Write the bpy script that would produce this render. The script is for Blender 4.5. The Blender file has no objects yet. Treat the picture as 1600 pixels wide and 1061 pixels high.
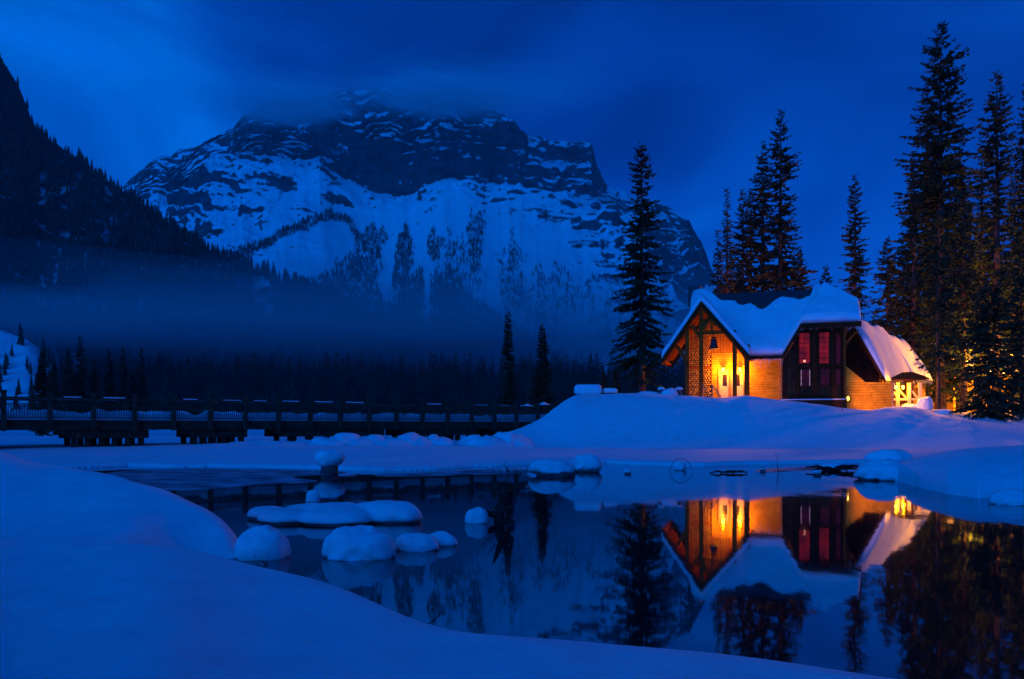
import bpy, math, random
import numpy as np
from mathutils import Vector, Matrix
random.seed(7)
R = math.radians
scene = bpy.context.scene
col = scene.collection

# ------------------------------------------------------------------ camera
F, CX, HY, CH = 1244.4, 800.0, 665.0, 1.65       # focal px, centre, horizon row, camera height
cam_d = bpy.data.cameras.new('camera')
cam = bpy.data.objects.new('camera', cam_d); col.objects.link(cam)
cam_d.sensor_width = 36; cam_d.lens = 28; cam_d.shift_y = 134.5/1600
cam_d.clip_start = 0.1; cam_d.clip_end = 30000
cam.location = (0, 0, CH); cam.rotation_euler = (R(90), 0, 0)
scene.camera = cam

# ------------------------------------------------------------------ world: blue dusk sky under thin cloud
w = bpy.data.worlds.new('World'); scene.world = w; w.use_nodes = True
wt = w.node_tree; wt.nodes.clear()
def wn(t): return wt.nodes.new(t)
sky = wn('ShaderNodeTexSky'); sky.sky_type = 'NISHITA'; sky.sun_disc = False
SUN_EL, SUN_ROT = R(5), R(215)
sky.sun_elevation = SUN_EL; sky.sun_rotation = SUN_ROT; sky.altitude = 1300
tc = wn('ShaderNodeTexCoord')
mp = wn('ShaderNodeMapping'); mp.inputs['Scale'].default_value = (1.0, 1.0, 2.2)
mp.inputs['Location'].default_value = (3.1, 1.2, 0.4)
wt.links.new(tc.outputs['Generated'], mp.inputs['Vector'])
nz = wn('ShaderNodeTexNoise'); nz.inputs['Scale'].default_value = 2.3; nz.inputs['Detail'].default_value = 5; nz.inputs['Roughness'].default_value = .45
nz.inputs['Distortion'].default_value = .9
wt.links.new(mp.outputs['Vector'], nz.inputs['Vector'])
cr = wn('ShaderNodeMapRange'); cr.inputs['From Min'].default_value = .3; cr.inputs['From Max'].default_value = .7
cr.inputs['To Min'].default_value = .52; cr.inputs['To Max'].default_value = 1.38
wt.links.new(nz.outputs['Fac'], cr.inputs['Value'])
def vdir(px, py):
    v = Vector(((px-CX)/F, 1, (HY-py)/F)); return v.normalized()
acc = cr.outputs['Result']
# thick and thin places in the cloud: direction, half-width (rad), gain
for (px, py, wd, g) in ((230, 170, .34, .16), (960, 290, .16, .50), (1290, 400, .13, .3), (720, 20, .22, -.34),
                        (1320, 190, .24, -.30), (600, 110, .14, -.16), (1100, 60, .25, -.14), (60, 60, .2, .10)):
    dp = wn('ShaderNodeVectorMath'); dp.operation = 'DOT_PRODUCT'; dp.inputs[1].default_value = vdir(px, py)
    nrm = wn('ShaderNodeVectorMath'); nrm.operation = 'NORMALIZE'
    wt.links.new(tc.outputs['Generated'], nrm.inputs[0]); wt.links.new(nrm.outputs[0], dp.inputs[0])
    m = wn('ShaderNodeMapRange'); m.interpolation_type = 'SMOOTHERSTEP'
    m.inputs['From Min'].default_value = math.cos(wd*1.6); m.inputs['From Max'].default_value = 1
    m.inputs['To Min'].default_value = 1; m.inputs['To Max'].default_value = 1+g
    wt.links.new(dp.outputs['Value'], m.inputs['Value'])
    mu = wn('ShaderNodeMath'); mu.operation = 'MULTIPLY'
    wt.links.new(acc, mu.inputs[0]); wt.links.new(m.outputs['Result'], mu.inputs[1]); acc = mu.outputs[0]
bw = wn('ShaderNodeRGBToBW'); wt.links.new(sky.outputs[0], bw.inputs[0])
# cloud evens the clear-sky brightness out, then the deep blue of dusk
ev = wn('ShaderNodeMapRange'); ev.inputs['From Min'].default_value = 0; ev.inputs['From Max'].default_value = 8
ev.inputs['To Min'].default_value = 3.0; ev.inputs['To Max'].default_value = 6.2
wt.links.new(bw.outputs[0], ev.inputs['Value'])
sx = wn('ShaderNodeSeparateXYZ'); wt.links.new(tc.outputs['Generated'], sx.inputs[0])   # zenith dimmed to darken the flat foreground snow
zen = wn('ShaderNodeMapRange'); zen.interpolation_type = 'SMOOTHSTEP'; zen.inputs['From Min'].default_value = .42; zen.inputs['From Max'].default_value = .85
zen.inputs['To Min'].default_value = 1; zen.inputs['To Max'].default_value = .3
wt.links.new(sx.outputs['Z'], zen.inputs['Value'])
mz = wn('ShaderNodeMath'); mz.operation = 'MULTIPLY'; wt.links.new(acc, mz.inputs[0]); wt.links.new(zen.outputs['Result'], mz.inputs[1]); acc = mz.outputs[0]
m2 = wn('ShaderNodeMath'); m2.operation = 'MULTIPLY'
wt.links.new(ev.outputs['Result'], m2.inputs[0]); wt.links.new(acc, m2.inputs[1])
gg = wn('ShaderNodeMapRange'); gg.inputs['From Min'].default_value = .45; gg.inputs['From Max'].default_value = 1.4
gg.inputs['To Min'].default_value = .10; gg.inputs['To Max'].default_value = .19; wt.links.new(acc, gg.inputs['Value'])
cx3 = wn('ShaderNodeCombineXYZ'); cx3.inputs['X'].default_value = .0002; cx3.inputs['Z'].default_value = 1.0; wt.links.new(gg.outputs['Result'], cx3.inputs['Y'])
tint = wn('ShaderNodeVectorMath'); tint.operation = 'SCALE'; wt.links.new(cx3.outputs[0], tint.inputs[0])
wt.links.new(m2.outputs[0], tint.inputs['Scale'])
bg = wn('ShaderNodeBackground'); bg.inputs['Strength'].default_value = 0.15
wo = wn('ShaderNodeOutputWorld')
wt.links.new(tint.outputs[0], bg.inputs['Color']); wt.links.new(bg.outputs[0], wo.inputs['Surface'])

# ------------------------------------------------------------------ last daylight: one weak, very soft sun behind the camera
sl = bpy.data.lights.new('sun', 'SUN'); sl.energy = 1.6; sl.angle = R(50); sl.color = (0.0, .19, 1.0)
sun = bpy.data.objects.new('sun', sl); col.objects.link(sun)
_d = Vector((math.sin(SUN_ROT), math.cos(SUN_ROT), math.tan(R(20)))).normalized()
sun.rotation_euler = _d.to_track_quat('Z', 'Y').to_euler(); sun.location = _d*50

vs = scene.view_settings
vs.view_transform = 'Standard'; vs.look = 'None'; vs.exposure = 0; vs.gamma = 1; vs.use_curve_mapping = False
scene.cycles.volume_bounces = 3
scene.cycles.max_bounces = 7
scene.cycles.sample_clamp_indirect = 3
scene.cycles.caustics_reflective = False; scene.cycles.caustics_refractive = False

# ------------------------------------------------------------------ helpers
def P(px, py, D): return Vector(((px-CX)*D/F, D, CH+(HY-py)*D/F))
def zy(py, D): return CH+(HY-py)*D/F
def interp(x, pts):
    a = np.array(pts, float); return np.interp(x, a[:, 0], a[:, 1])

def interp_s(x, pts, w):
    a = np.array(pts, float); offs = np.linspace(-w, w, 9); ws = np.cos(offs/w*math.pi/2*.95); ws /= ws.sum()
    return sum(k*np.interp(x+o, a[:, 0], a[:, 1]) for o, k in zip(offs, ws))
def tag(o, label=None, cat=None, group=None, kind=None):
    if label: o['label'] = label
    if cat: o['category'] = cat
    if group: o['group'] = group
    if kind: o['kind'] = kind
    return o
def empty(name, loc, rz=0, **k):
    o = bpy.data.objects.new(name, None); o.location = loc; o.rotation_euler = (0, 0, rz)
    o.empty_display_size = .3
    col.objects.link(o); tag(o, **k); return o

def hash2(ix, iy, s):
    h = (ix.astype(np.int64)*374761393 + iy.astype(np.int64)*668265263 + s*1442695041) & 0xffffffff
    h = ((h ^ (h >> 13))*1274126177) & 0xffffffff
    return ((h ^ (h >> 16)) & 0xffff)/65535.0
def vnoise(x, y, s=0):
    x0 = np.floor(x); y0 = np.floor(y); fx = x-x0; fy = y-y0
    fx = fx*fx*fx*(fx*(fx*6-15)+10); fy = fy*fy*fy*(fy*(fy*6-15)+10)
    a = hash2(x0, y0, s); b = hash2(x0+1, y0, s); c = hash2(x0, y0+1, s); d = hash2(x0+1, y0+1, s)
    return (a*(1-fx)+b*fx)*(1-fy)+(c*(1-fx)+d*fx)*fy
def fbm(x, y, s=0, o=5, g=.5):
    x = np.asarray(x, float); y = np.asarray(y, float)
    t = 0; a = 1; n = 0
    for i in range(o):
        t = t+a*(vnoise(x*2**i+i*17.3, y*2**i-i*9.7, s+i)*2-1); n += a; a *= g
    return t/n
def ridged(x, y, s=0, o=5, g=.55):
    t = 0; a = 1; n = 0
    for i in range(o):
        t = t+a*(1-np.abs(vnoise(x*2**i+i*11.1, y*2**i+i*5.3, s+i)*2-1)); n += a; a *= g
    return t/n
def sstep(a, b, x):
    t = np.clip((x-a)/(b-a), 0, 1); return t*t*(3-2*t)

def np_mesh(name, V, faces_flat, nper, mat, parent=None, smooth=True):
    V = np.asarray(V, np.float32); Fl = np.asarray(faces_flat, np.int32).ravel()
    me = bpy.data.meshes.new(name); nf = len(Fl)//nper
    me.vertices.add(len(V)); me.vertices.foreach_set('co', V.ravel())
    me.loops.add(len(Fl)); me.loops.foreach_set('vertex_index', Fl)
    me.polygons.add(nf); me.polygons.foreach_set('loop_start', np.arange(0, nf*nper, nper, dtype=np.int32))
    me.polygons.foreach_set('use_smooth', np.full(nf, smooth))
    me.update(calc_edges=True); me.validate()
    me.materials.append(mat)
    o = bpy.data.objects.new(name, me); col.objects.link(o)
    if parent: o.parent = parent
    return o
def grid_mesh(name, X, Y, Z, mat, parent=None, smooth=True):
    n, m = X.shape
    V = np.stack([X, Y, Z], -1).reshape(-1, 3)
    i = np.arange(n-1)[:, None]*m+np.arange(m-1)[None, :]
    Fq = np.stack([i, i+m, i+m+1, i+1], -1).reshape(-1, 4)
    # keep faces pointing up
    a, b, c = V[Fq[len(Fq)//2][0]], V[Fq[len(Fq)//2][1]], V[Fq[len(Fq)//2][2]]
    if np.cross(b-a, c-a)[2] < 0: Fq = Fq[:, ::-1]
    return np_mesh(name, V, Fq, 4, mat, parent, smooth)

class MB:
    def __init__(s): s.v = []; s.f = []
    def add(s, vs_, fs_):
        n = len(s.v); s.v += [tuple(v) for v in vs_]; s.f += [tuple(i+n for i in f) for f in fs_]; return s
    def hexa(s, p):   # 8 corners: bottom 4 ccw, top 4 ccw
        return s.add(p, [(3, 2, 1, 0), (4, 5, 6, 7), (0, 1, 5, 4), (1, 2, 6, 5), (2, 3, 7, 6), (3, 0, 4, 7)])
    def box(s, x0, x1, y0, y1, z0, z1):
        return s.hexa([(x0, y0, z0), (x1, y0, z0), (x1, y1, z0), (x0, y1, z0), (x0, y0, z1), (x1, y0, z1), (x1, y1, z1), (x0, y1, z1)])
    def beam(s, p, q, wd, h, up=(0, 0, 1)):
        p = Vector(p); q = Vector(q); d = (q-p).normalized(); u = Vector(up)
        if abs(d.dot(u)) > .98: u = Vector((0, 1, 0))
        a = d.cross(u).normalized(); b = a.cross(d).normalized()
        a *= wd/2; b *= h/2
        return s.hexa([p-a-b, p+a-b, q+a-b, q-a-b, p-a+b, p+a+b, q+a+b, q-a+b])
    def cyl(s, p, q, r0, r1=None, n=10, caps=True):
        p = Vector(p); q = Vector(q); r1 = r0 if r1 is None else r1
        d = (q-p).normalized(); u = Vector((0, 0, 1)) if abs(d.z) < .95 else Vector((1, 0, 0))
        a = d.cross(u).normalized(); b = d.cross(a)
        vs_ = []
        for (c, r) in ((p, r0), (q, r1)):
            for k in range(n):
                t = 2*math.pi*k/n; vs_.append(c+a*(r*math.cos(t))+b*(r*math.sin(t)))
        fs_ = [(k, k+n, (k+1) % n+n, (k+1) % n) for k in range(n)]
        if caps: fs_ += [tuple(range(n)), tuple(range(2*n-1, n-1, -1))]
        return s.add(vs_, fs_)
    def tube(s, pts, rs, n=7):
        pts = [Vector(p) for p in pts]
        rings = []
        a = None
        for i, p in enumerate(pts):
            d = (pts[min(i+1, len(pts)-1)]-pts[max(i-1, 0)]).normalized()
            if a is None:
                u = Vector((0, 0, 1)) if abs(d.z) < .9 else Vector((1, 0, 0)); a = d.cross(u).normalized()
            a = (a-d*a.dot(d)).normalized(); b = d.cross(a)
            r = rs[i] if hasattr(rs, '__len__') else rs
            rings.append([p+a*(r*math.cos(2*math.pi*k/n))+b*(r*math.sin(2*math.pi*k/n)) for k in range(n)])
        vs_ = [v for g in rings for v in g]; fs_ = []
        for i in range(len(rings)-1):
            for k in range(n):
                fs_.append((i*n+k, i*n+(k+1) % n, (i+1)*n+(k+1) % n, (i+1)*n+k))
        fs_ += [tuple(range(n-1, -1, -1)), tuple(range((len(rings)-1)*n, len(rings)*n))]
        return s.add(vs_, fs_)
    def lathe(s, c, prof, n=20):
        c = Vector(c); vs_ = []; fs_ = []
        for (r, z) in prof:
            for k in range(n):
                t = 2*math.pi*k/n; vs_.append(c+Vector((r*math.cos(t), r*math.sin(t), z)))
        for i in range(len(prof)-1):
            for k in range(n): fs_.append((i*n+k, i*n+(k+1) % n, (i+1)*n+(k+1) % n, (i+1)*n+k))
        fs_ += [tuple(range(n-1, -1, -1)), tuple(range((len(prof)-1)*n, len(prof)*n))]
        return s.add(vs_, fs_)
    def prism(s, pts, off):      # polygon (3d points) extruded by vector
        n = len(pts); off = Vector(off); pts = [Vector(p) for p in pts]
        s.add(pts+[p+off for p in pts], [tuple(range(n-1, -1, -1)), tuple(range(n, 2*n))]+[(k, (k+1) % n, (k+1) % n+n, k+n) for k in range(n)])
        return s
    def build(s, name, mat, parent=None, smooth=False, bevel=0, **k):
        me = bpy.data.meshes.new(name); me.from_pydata(s.v, [], s.f); me.update()
        import bmesh
        bm = bmesh.new(); bm.from_mesh(me); bmesh.ops.recalc_face_normals(bm, faces=bm.faces)
        if bevel: bmesh.ops.bevel(bm, geom=list(bm.edges), offset=bevel, segments=1, affect='EDGES')
        bm.to_mesh(me); bm.free()
        if smooth:
            for p in me.polygons: p.use_smooth = True
        me.materials.append(mat)
        o = bpy.data.objects.new(name, me); col.objects.link(o)
        if parent: o.parent = parent
        tag(o, **k); return o

# ------------------------------------------------------------------ materials
def new_mat(name):
    m = bpy.data.materials.new(name); m.use_nodes = True
    return m, m.node_tree, m.node_tree.nodes['Principled BSDF']
def noise_mat(name, c1, c2, scale=4, rough=.75, bump=.3, dist=.02, detail=6, spec=.3, stretch=None, coord='Object', lo=.35, hi=.65):
    m, t, b = new_mat(name)
    tc = t.nodes.new('ShaderNodeTexCoord'); src = tc.outputs[coord]
    if stretch:
        mp = t.nodes.new('ShaderNodeMapping'); mp.inputs['Scale'].default_value = stretch
        t.links.new(src, mp.inputs[0]); src = mp.outputs[0]
    n = t.nodes.new('ShaderNodeTexNoise'); n.inputs['Scale'].default_value = scale; n.inputs['Detail'].default_value = detail
    t.links.new(src, n.inputs['Vector'])
    r = t.nodes.new('ShaderNodeValToRGB'); r.color_ramp.elements[0].position = lo; r.color_ramp.elements[1].position = hi
    r.color_ramp.elements[0].color = (*c1, 1); r.color_ramp.elements[1].color = (*c2, 1)
    t.links.new(n.outputs['Fac'], r.inputs[0]); t.links.new(r.outputs[0], b.inputs['Base Color'])
    b.inputs['Roughness'].default_value = rough; b.inputs['Specular IOR Level'].default_value = spec
    if bump:
        bp = t.nodes.new('ShaderNodeBump'); bp.inputs['Strength'].default_value = bump; bp.inputs['Distance'].default_value = dist
        t.links.new(n.outputs['Fac'], bp.inputs['Height']); t.links.new(bp.outputs[0], b.inputs['Normal'])
    return m

def snow_mat(name, bump=.5, d1=.06, s1=2.2, s2=40):
    m, t, b = new_mat(name)
    tc = t.nodes.new('ShaderNodeTexCoord')
    n = t.nodes.new('ShaderNodeTexNoise'); n.inputs['Scale'].default_value = s1; n.inputs['Detail'].default_value = 5; n.inputs['Roughness'].default_value = .55
    n2 = t.nodes.new('ShaderNodeTexNoise'); n2.inputs['Scale'].default_value = s2; n2.inputs['Detail'].default_value = 3
    for q in (n, n2): t.links.new(tc.outputs['Object'], q.inputs['Vector'])
    r = t.nodes.new('ShaderNodeValToRGB'); r.color_ramp.elements[0].color = (.72, .73, .75, 1); r.color_ramp.elements[1].color = (.84, .84, .85, 1)
    r.color_ramp.elements[0].position = .3; r.color_ramp.elements[1].position = .7
    t.links.new(n.outputs['Fac'], r.inputs[0]); t.links.new(r.outputs[0], b.inputs['Base Color'])
    b1 = t.nodes.new('ShaderNodeBump'); b1.inputs['Strength'].default_value = bump; b1.inputs['Distance'].default_value = d1
    b2 = t.nodes.new('ShaderNodeBump'); b2.inputs['Strength'].default_value = bump*.9; b2.inputs['Distance'].default_value = .02
    t.links.new(n.outputs['Fac'], b1.inputs['Height']); t.links.new(n2.outputs['Fac'], b2.inputs['Height'])
    t.links.new(b1.outputs[0], b2.inputs['Normal']); t.links.new(b2.outputs[0], b.inputs['Normal'])
    b.inputs['Roughness'].default_value = .75; b.inputs['Specular IOR Level'].default_value = .15
    return m
M = {}
M['snow'] = snow_mat('snow')
M['snow_small'] = snow_mat('snow_small', .5, .03, 6, 60)
M['roof_snow'] = snow_mat('roof_snow', .5, .12, 1.1, 18)
M['bark'] = noise_mat('bark', (.03, .02, .012), (.09, .06, .04), 9, .9, .8, .03, stretch=(1, 1, .25))
M['needles'] = noise_mat('needles', (.010, .022, .012), (.035, .06, .026), 1.3, .85, 0, spec=.08)
M['needles_far'] = noise_mat('needles_far', (.014, .024, .022), (.04, .06, .045), .08, .9, 0, spec=.05)
M['rock'] = noise_mat('rock', (.035, .035, .04), (.13, .125, .12), 5, .85, .9, .06)
M['wood'] = noise_mat('wood', (.24, .12, .03), (.45, .25, .08), 5, .6, .35, .01, stretch=(3, 3, .6))
M['beam'] = noise_mat('beam', (.15, .038, .004), (.30, .085, .010), 4, .75, .35, .01, spec=.05, stretch=(2, 2, 2))
M['dark_wood'] = noise_mat('dark_wood', (.03, .010, .003), (.075, .026, .007), 6, .8, .4, .01, spec=.06, stretch=(4, 4, .7))
M['shingle'] = noise_mat('shingle', (.02, .022, .025), (.06, .06, .065), 6, .8, .7, .02, stretch=(1, 1, 3))
M['bridge_wood'] = noise_mat('bridge_wood', (.035, .026, .017), (.085, .064, .042), 5, .9, .5, .01, spec=.04)
M['bridge_beam'] = noise_mat('bridge_beam', (.03, .028, .018), (.07, .055, .035), 2.5, .9, .5, .01, spec=.04)
M['iron'] = noise_mat('iron', (.012, .012, .013), (.03, .03, .03), 20, .5, .2, .003)
M['twig'] = noise_mat('twig', (.02, .013, .01), (.05, .035, .025), 12, .9, .4, .005)

# horizontal log siding with real-looking courses
def siding(name, c1, c2, pitch=.16, vertical=False):
    m, t, b = new_mat(name)
    tc = t.nodes.new('ShaderNodeTexCoord')
    sep = t.nodes.new('ShaderNodeSeparateXYZ'); t.links.new(tc.outputs['Object'], sep.inputs[0])
    mo = t.nodes.new('ShaderNodeMath'); mo.operation = 'PINGPONG'; mo.inputs[1].default_value = pitch/2
    t.links.new(sep.outputs['X' if vertical else 'Z'], mo.inputs[0])
    mr = t.nodes.new('ShaderNodeMapRange'); mr.inputs['From Max'].default_value = pitch/2*.35
    t.links.new(mo.outputs[0], mr.inputs['Value'])
    fl = t.nodes.new('ShaderNodeMath'); fl.operation = 'SNAP'; fl.inputs[1].default_value = pitch
    t.links.new(sep.outputs['X' if vertical else 'Z'], fl.inputs[0])
    cmb = t.nodes.new('ShaderNodeCombineXYZ')
    t.links.new(sep.outputs['Z' if vertical else 'X'], cmb.inputs['X']); t.links.new(fl.outputs[0], cmb.inputs['Z']); t.links.new(sep.outputs['Y'], cmb.inputs['Y'])
    mp = t.nodes.new('ShaderNodeMapping'); mp.inputs['Scale'].default_value = (1.2, 1.2, 40); t.links.new(cmb.outputs[0], mp.inputs[0])
    n = t.nodes.new('ShaderNodeTexNoise'); n.inputs['Scale'].default_value = 1.5; n.inputs['Detail'].default_value = 5; t.links.new(mp.outputs[0], n.inputs['Vector'])
    r = t.nodes.new('ShaderNodeValToRGB'); r.color_ramp.elements[0].position = .3; r.color_ramp.elements[1].position = .7
    r.color_ramp.elements[0].color = (*c1, 1); r.color_ramp.elements[1].color = (*c2, 1); t.links.new(n.outputs['Fac'], r.inputs[0])
    t.links.new(r.outputs[0], b.inputs['Base Color'])
    bp = t.nodes.new('ShaderNodeBump'); bp.inputs['Strength'].default_value = .9; bp.inputs['Distance'].default_value = .05
    t.links.new(mr.outputs[0], bp.inputs['Height']); t.links.new(bp.outputs[0], b.inputs['Normal'])
    b.inputs['Roughness'].default_value = .8; b.inputs['Specular IOR Level'].default_value = .06
    return m
M['siding'] = siding('log_siding', (.38, .185, .012), (.64, .33, .025), .2)
M['planks'] = siding('plank_siding', (.22, .09, .015), (.38, .17, .03), .25, True)
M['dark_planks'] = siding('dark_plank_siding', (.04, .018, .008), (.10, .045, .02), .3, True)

M['blackish_planks'] = siding('blackish_plank_siding', (.012, .006, .003), (.035, .015, .006), .3, True)  # plank colour blackened to keep the wing gable dark despite the low lamp
def glow(name, c, s):
    m, t, b = new_mat(name)
    b.inputs['Base Color'].default_value = (.3, .3, .3, 1)
    b.inputs['Emission Color'].default_value = (*c, 1); b.inputs['Emission Strength'].default_value = s
    return m
M['lamp'] = glow('lamp_glass', (1, .50, .07), 6)
M['soft_lamp'] = glow('soft_lamp_glass', (1, .45, .05), 2)
def window_mat(name, c, s, scale=1.2):
    m, t, b = new_mat(name)
    tc = t.nodes.new('ShaderNodeTexCoord'); n = t.nodes.new('ShaderNodeTexNoise'); n.inputs['Scale'].default_value = scale; n.inputs['Detail'].default_value = 3
    t.links.new(tc.outputs['Object'], n.inputs['Vector'])
    r = t.nodes.new('ShaderNodeMapRange'); r.inputs['From Min'].default_value = .3; r.inputs['From Max'].default_value = .7
    r.inputs['To Min'].default_value = s*.35; r.inputs['To Max'].default_value = s*1.4
    t.links.new(n.outputs['Fac'], r.inputs['Value']); t.links.new(r.outputs[0], b.inputs['Emission Strength'])
    b.inputs['Emission Color'].default_value = (*c, 1); b.inputs['Base Color'].default_value = (.02, .01, .008, 1); b.inputs['Roughness'].default_value = .3; b.inputs['Specular IOR Level'].default_value = .12
    return m
M['red_glass'] = window_mat('red_lit_glass', (1, .02, .012), .16)
M['dim_glass'] = window_mat('dim_red_glass', (1, .02, .08), .03)
M['dark_glass'] = window_mat('dark_glass', (1, .25, .05), .012)
M['yellow_glass'] = window_mat('yellow_lit_glass', (1, .42, .04), 1.3, .6)

# bare ice
def ice_mat():
    m, t, b = new_mat('ice')
    tc = t.nodes.new('ShaderNodeTexCoord'); n = t.nodes.new('ShaderNodeTexNoise'); n.inputs['Scale'].default_value = 1.1; n.inputs['Detail'].default_value = 6
    t.links.new(tc.outputs['Object'], n.inputs['Vector'])
    r = t.nodes.new('ShaderNodeValToRGB'); r.color_ramp.elements[0].position = .38; r.color_ramp.elements[1].position = .62
    r.color_ramp.elements[0].color = (.10, .11, .13, 1); r.color_ramp.elements[1].color = (.40, .42, .46, 1)
    t.links.new(n.outputs['Fac'], r.inputs[0]); t.links.new(r.outputs[0], b.inputs['Base Color'])
    b.inputs['Roughness'].default_value = .5; b.inputs['Specular IOR Level'].default_value = .15; b.inputs['IOR'].default_value = 1.31
    return m
M['ice'] = ice_mat()
# water: dark, still, faint ripples
def water_mat():
    m, t, b = new_mat('water')
    tc = t.nodes.new('ShaderNodeTexCoord'); mp = t.nodes.new('ShaderNodeMapping'); mp.inputs['Scale'].default_value = (1, .35, 1)
    t.links.new(tc.outputs['Object'], mp.inputs[0])
    n = t.nodes.new('ShaderNodeTexNoise'); n.inputs['Scale'].default_value = 2.2; n.inputs['Detail'].default_value = 3
    t.links.new(mp.outputs[0], n.inputs['Vector'])
    bp = t.nodes.new('ShaderNodeBump'); bp.inputs['Strength'].default_value = .25; bp.inputs['Distance'].default_value = .006
    t.links.new(n.outputs['Fac'], bp.inputs['Height']); t.links.new(bp.outputs[0], b.inputs['Normal'])
    b.inputs['Base Color'].default_value = (.004, .006, .012, 1); b.inputs['Roughness'].default_value = .03; b.inputs['IOR'].default_value = 3.0
    return m
M['water'] = water_mat()

# mountain: snow on the gentler ground, bare rock where it is steep
def mountain_mat(name, t0, t1, nscale, rock1=(.014, .016, .022), rock2=(.06, .065, .08), nw=.35):
    m, t, b = new_mat(name)
    g = t.nodes.new('ShaderNodeNewGeometry'); sep = t.nodes.new('ShaderNodeSeparateXYZ'); t.links.new(g.outputs['Normal'], sep.inputs[0])
    tc = t.nodes.new('ShaderNodeTexCoord')
    mp = t.nodes.new('ShaderNodeMapping'); mp.inputs['Scale'].default_value = (1, 1, 2.6); mp.inputs['Rotation'].default_value = (0, R(18), 0)
    t.links.new(tc.outputs['Object'], mp.inputs[0])
    n = t.nodes.new('ShaderNodeTexNoise'); n.inputs['Scale'].default_value = nscale; n.inputs['Detail'].default_value = 12; n.inputs['Roughness'].default_value = .76
    t.links.new(mp.outputs[0], n.inputs['Vector'])
    s = t.nodes.new('ShaderNodeMath'); s.operation = 'MULTIPLY_ADD'; s.inputs[1].default_value = nw; 
    t.links.new(n.outputs['Fac'], s.inputs[0]); t.links.new(sep.outputs['Z'], s.inputs[2])
    mr = t.nodes.new('ShaderNodeMapRange'); mr.inputs['From Min'].default_value = t0+nw*.5; mr.inputs['From Max'].default_value = t1+nw*.5
    t.links.new(s.outputs[0], mr.inputs['Value'])
    n2 = t.nodes.new('ShaderNodeTexNoise'); n2.inputs['Scale'].default_value = nscale*1.7; n2.inputs['Detail'].default_value = 8; t.links.new(mp.outputs[0], n2.inputs['Vector'])
    r = t.nodes.new('ShaderNodeValToRGB'); r.color_ramp.elements[0].position = .35; r.color_ramp.elements[1].position = .7
    r.color_ramp.elements[0].color = (*rock1, 1); r.color_ramp.elements[1].color = (*rock2, 1); t.links.new(n2.outputs['Fac'], r.inputs[0])
    mx = t.nodes.new('ShaderNodeMix'); mx.data_type = 'RGBA'; t.links.new(mr.outputs[0], mx.inputs[0]); t.links.new(r.outputs[0], mx.inputs[6])
    mx.inputs[7].default_value = (.9, .9, .91, 1)
    t.links.new(mx.outputs[2], b.inputs['Base Color'])
    b.inputs['Roughness'].default_value = .9; b.inputs['Specular IOR Level'].default_value = .05
    bp = t.nodes.new('ShaderNodeBump'); bp.inputs['Strength'].default_value = .6; bp.inputs['Distance'].default_value = 6
    t.links.new(n.outputs['Fac'], bp.inputs['Height']); t.links.new(bp.outputs[0], b.inputs['Normal'])
    return m
M['mountain'] = mountain_mat('mountain_face', .60, .66, .009, rock2=(.085, .09, .105), nw=.95)
M['hill'] = mountain_mat('hill_side', .72, 1.0, .02, (.008, .012, .012), (.02, .028, .026), .5)

def vol_mat(name, dens, colr, aniso=0.0):
    m = bpy.data.materials.new(name); m.use_nodes = True; t = m.node_tree; t.nodes.clear()
    v = t.nodes.new('ShaderNodeVolumePrincipled'); v.inputs['Density'].default_value = dens; v.inputs['Color'].default_value = (*colr, 1)
    v.inputs['Anisotropy'].default_value = aniso
    o = t.nodes.new('ShaderNodeOutputMaterial'); t.links.new(v.outputs[0], o.inputs['Volume'])
    try: m.cycles.homogeneous_volume = True
    except Exception: pass
    return m

# ================================================================== SETTING
# ---------------- ground: near bank, left mound, far snow flat, lodge knoll, in one sheet
near_brow = [(-1500, 690, 10.5), (-300, 800, 9), (0, 845, 8.5), (240, 850, 7.5), (300, 858, 7.3), (400, 885, 6.8), (500, 905, 6.2), (560, 928, 5.7), (610, 953, 5.25),
             (660, 974, 4.95), (690, 984, 4.8), (730, 989, 4.7), (850, 997, 4.5), (1000, 1010, 4.4), (1100, 1018, 4.3), (1200, 1030, 4.15), (1300, 1045, 4.0), (1400, 1061, 3.85), (1600, 1088, 3.7), (2300, 1160, 3.4), (3600, 1200, 3.2)]
mound = [(-1500, 560, 30), (-300, 650, 24), (0, 703, 19), (60, 728, 17), (150, 737, 15), (200, 745, 14), (260, 765, 12.6), (300, 784, 11.9), (350, 812, 11), (378, 836, 10.6), (388, 862, 10.3), (400, 905, 10.1)]
crest = [(680, 694, 50), (720, 690, 50), (770, 681, 51), (820, 667, 53), (850, 652, 55), (878, 629, 56), (900, 616, 57), (1000, 614, 58), (1060, 617, 58), (1130, 622, 58), (1160, 617, 58), (1200, 623, 58), (1290, 632, 58),
         (1320, 638, 58), (1360, 642, 58), (1400, 634, 58), (1440, 638, 58), (1480, 652, 57), (1530, 663, 56), (1600, 668, 56), (1800, 672, 56), (3600, 675, 56)]
edge_y = [(-1500, 731), (80, 731), (200, 727), (250, 729), (330, 728), (440, 730), (520, 732), (600, 735), (680, 732), (740, 728), (800, 726), (860, 724), (950, 722), (1000, 725), (1100, 727), (1180, 724), (1300, 722), (1400, 720), (3600, 720)]
lumps = [(345, 692, 44, .9), (390, 690, 45, 1.0), (440, 688, 45, 1.1), (487, 686, 45.5, .8), (524, 681, 46, .9), (566, 680, 46.5, 1.0), (614, 680, 47, 1.1), (655, 677, 47.5, .9), (690, 678, 48, .9), (728, 682, 49, .8), (764, 675, 49, 1.0), (806, 671, 50, 1.2)]
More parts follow.
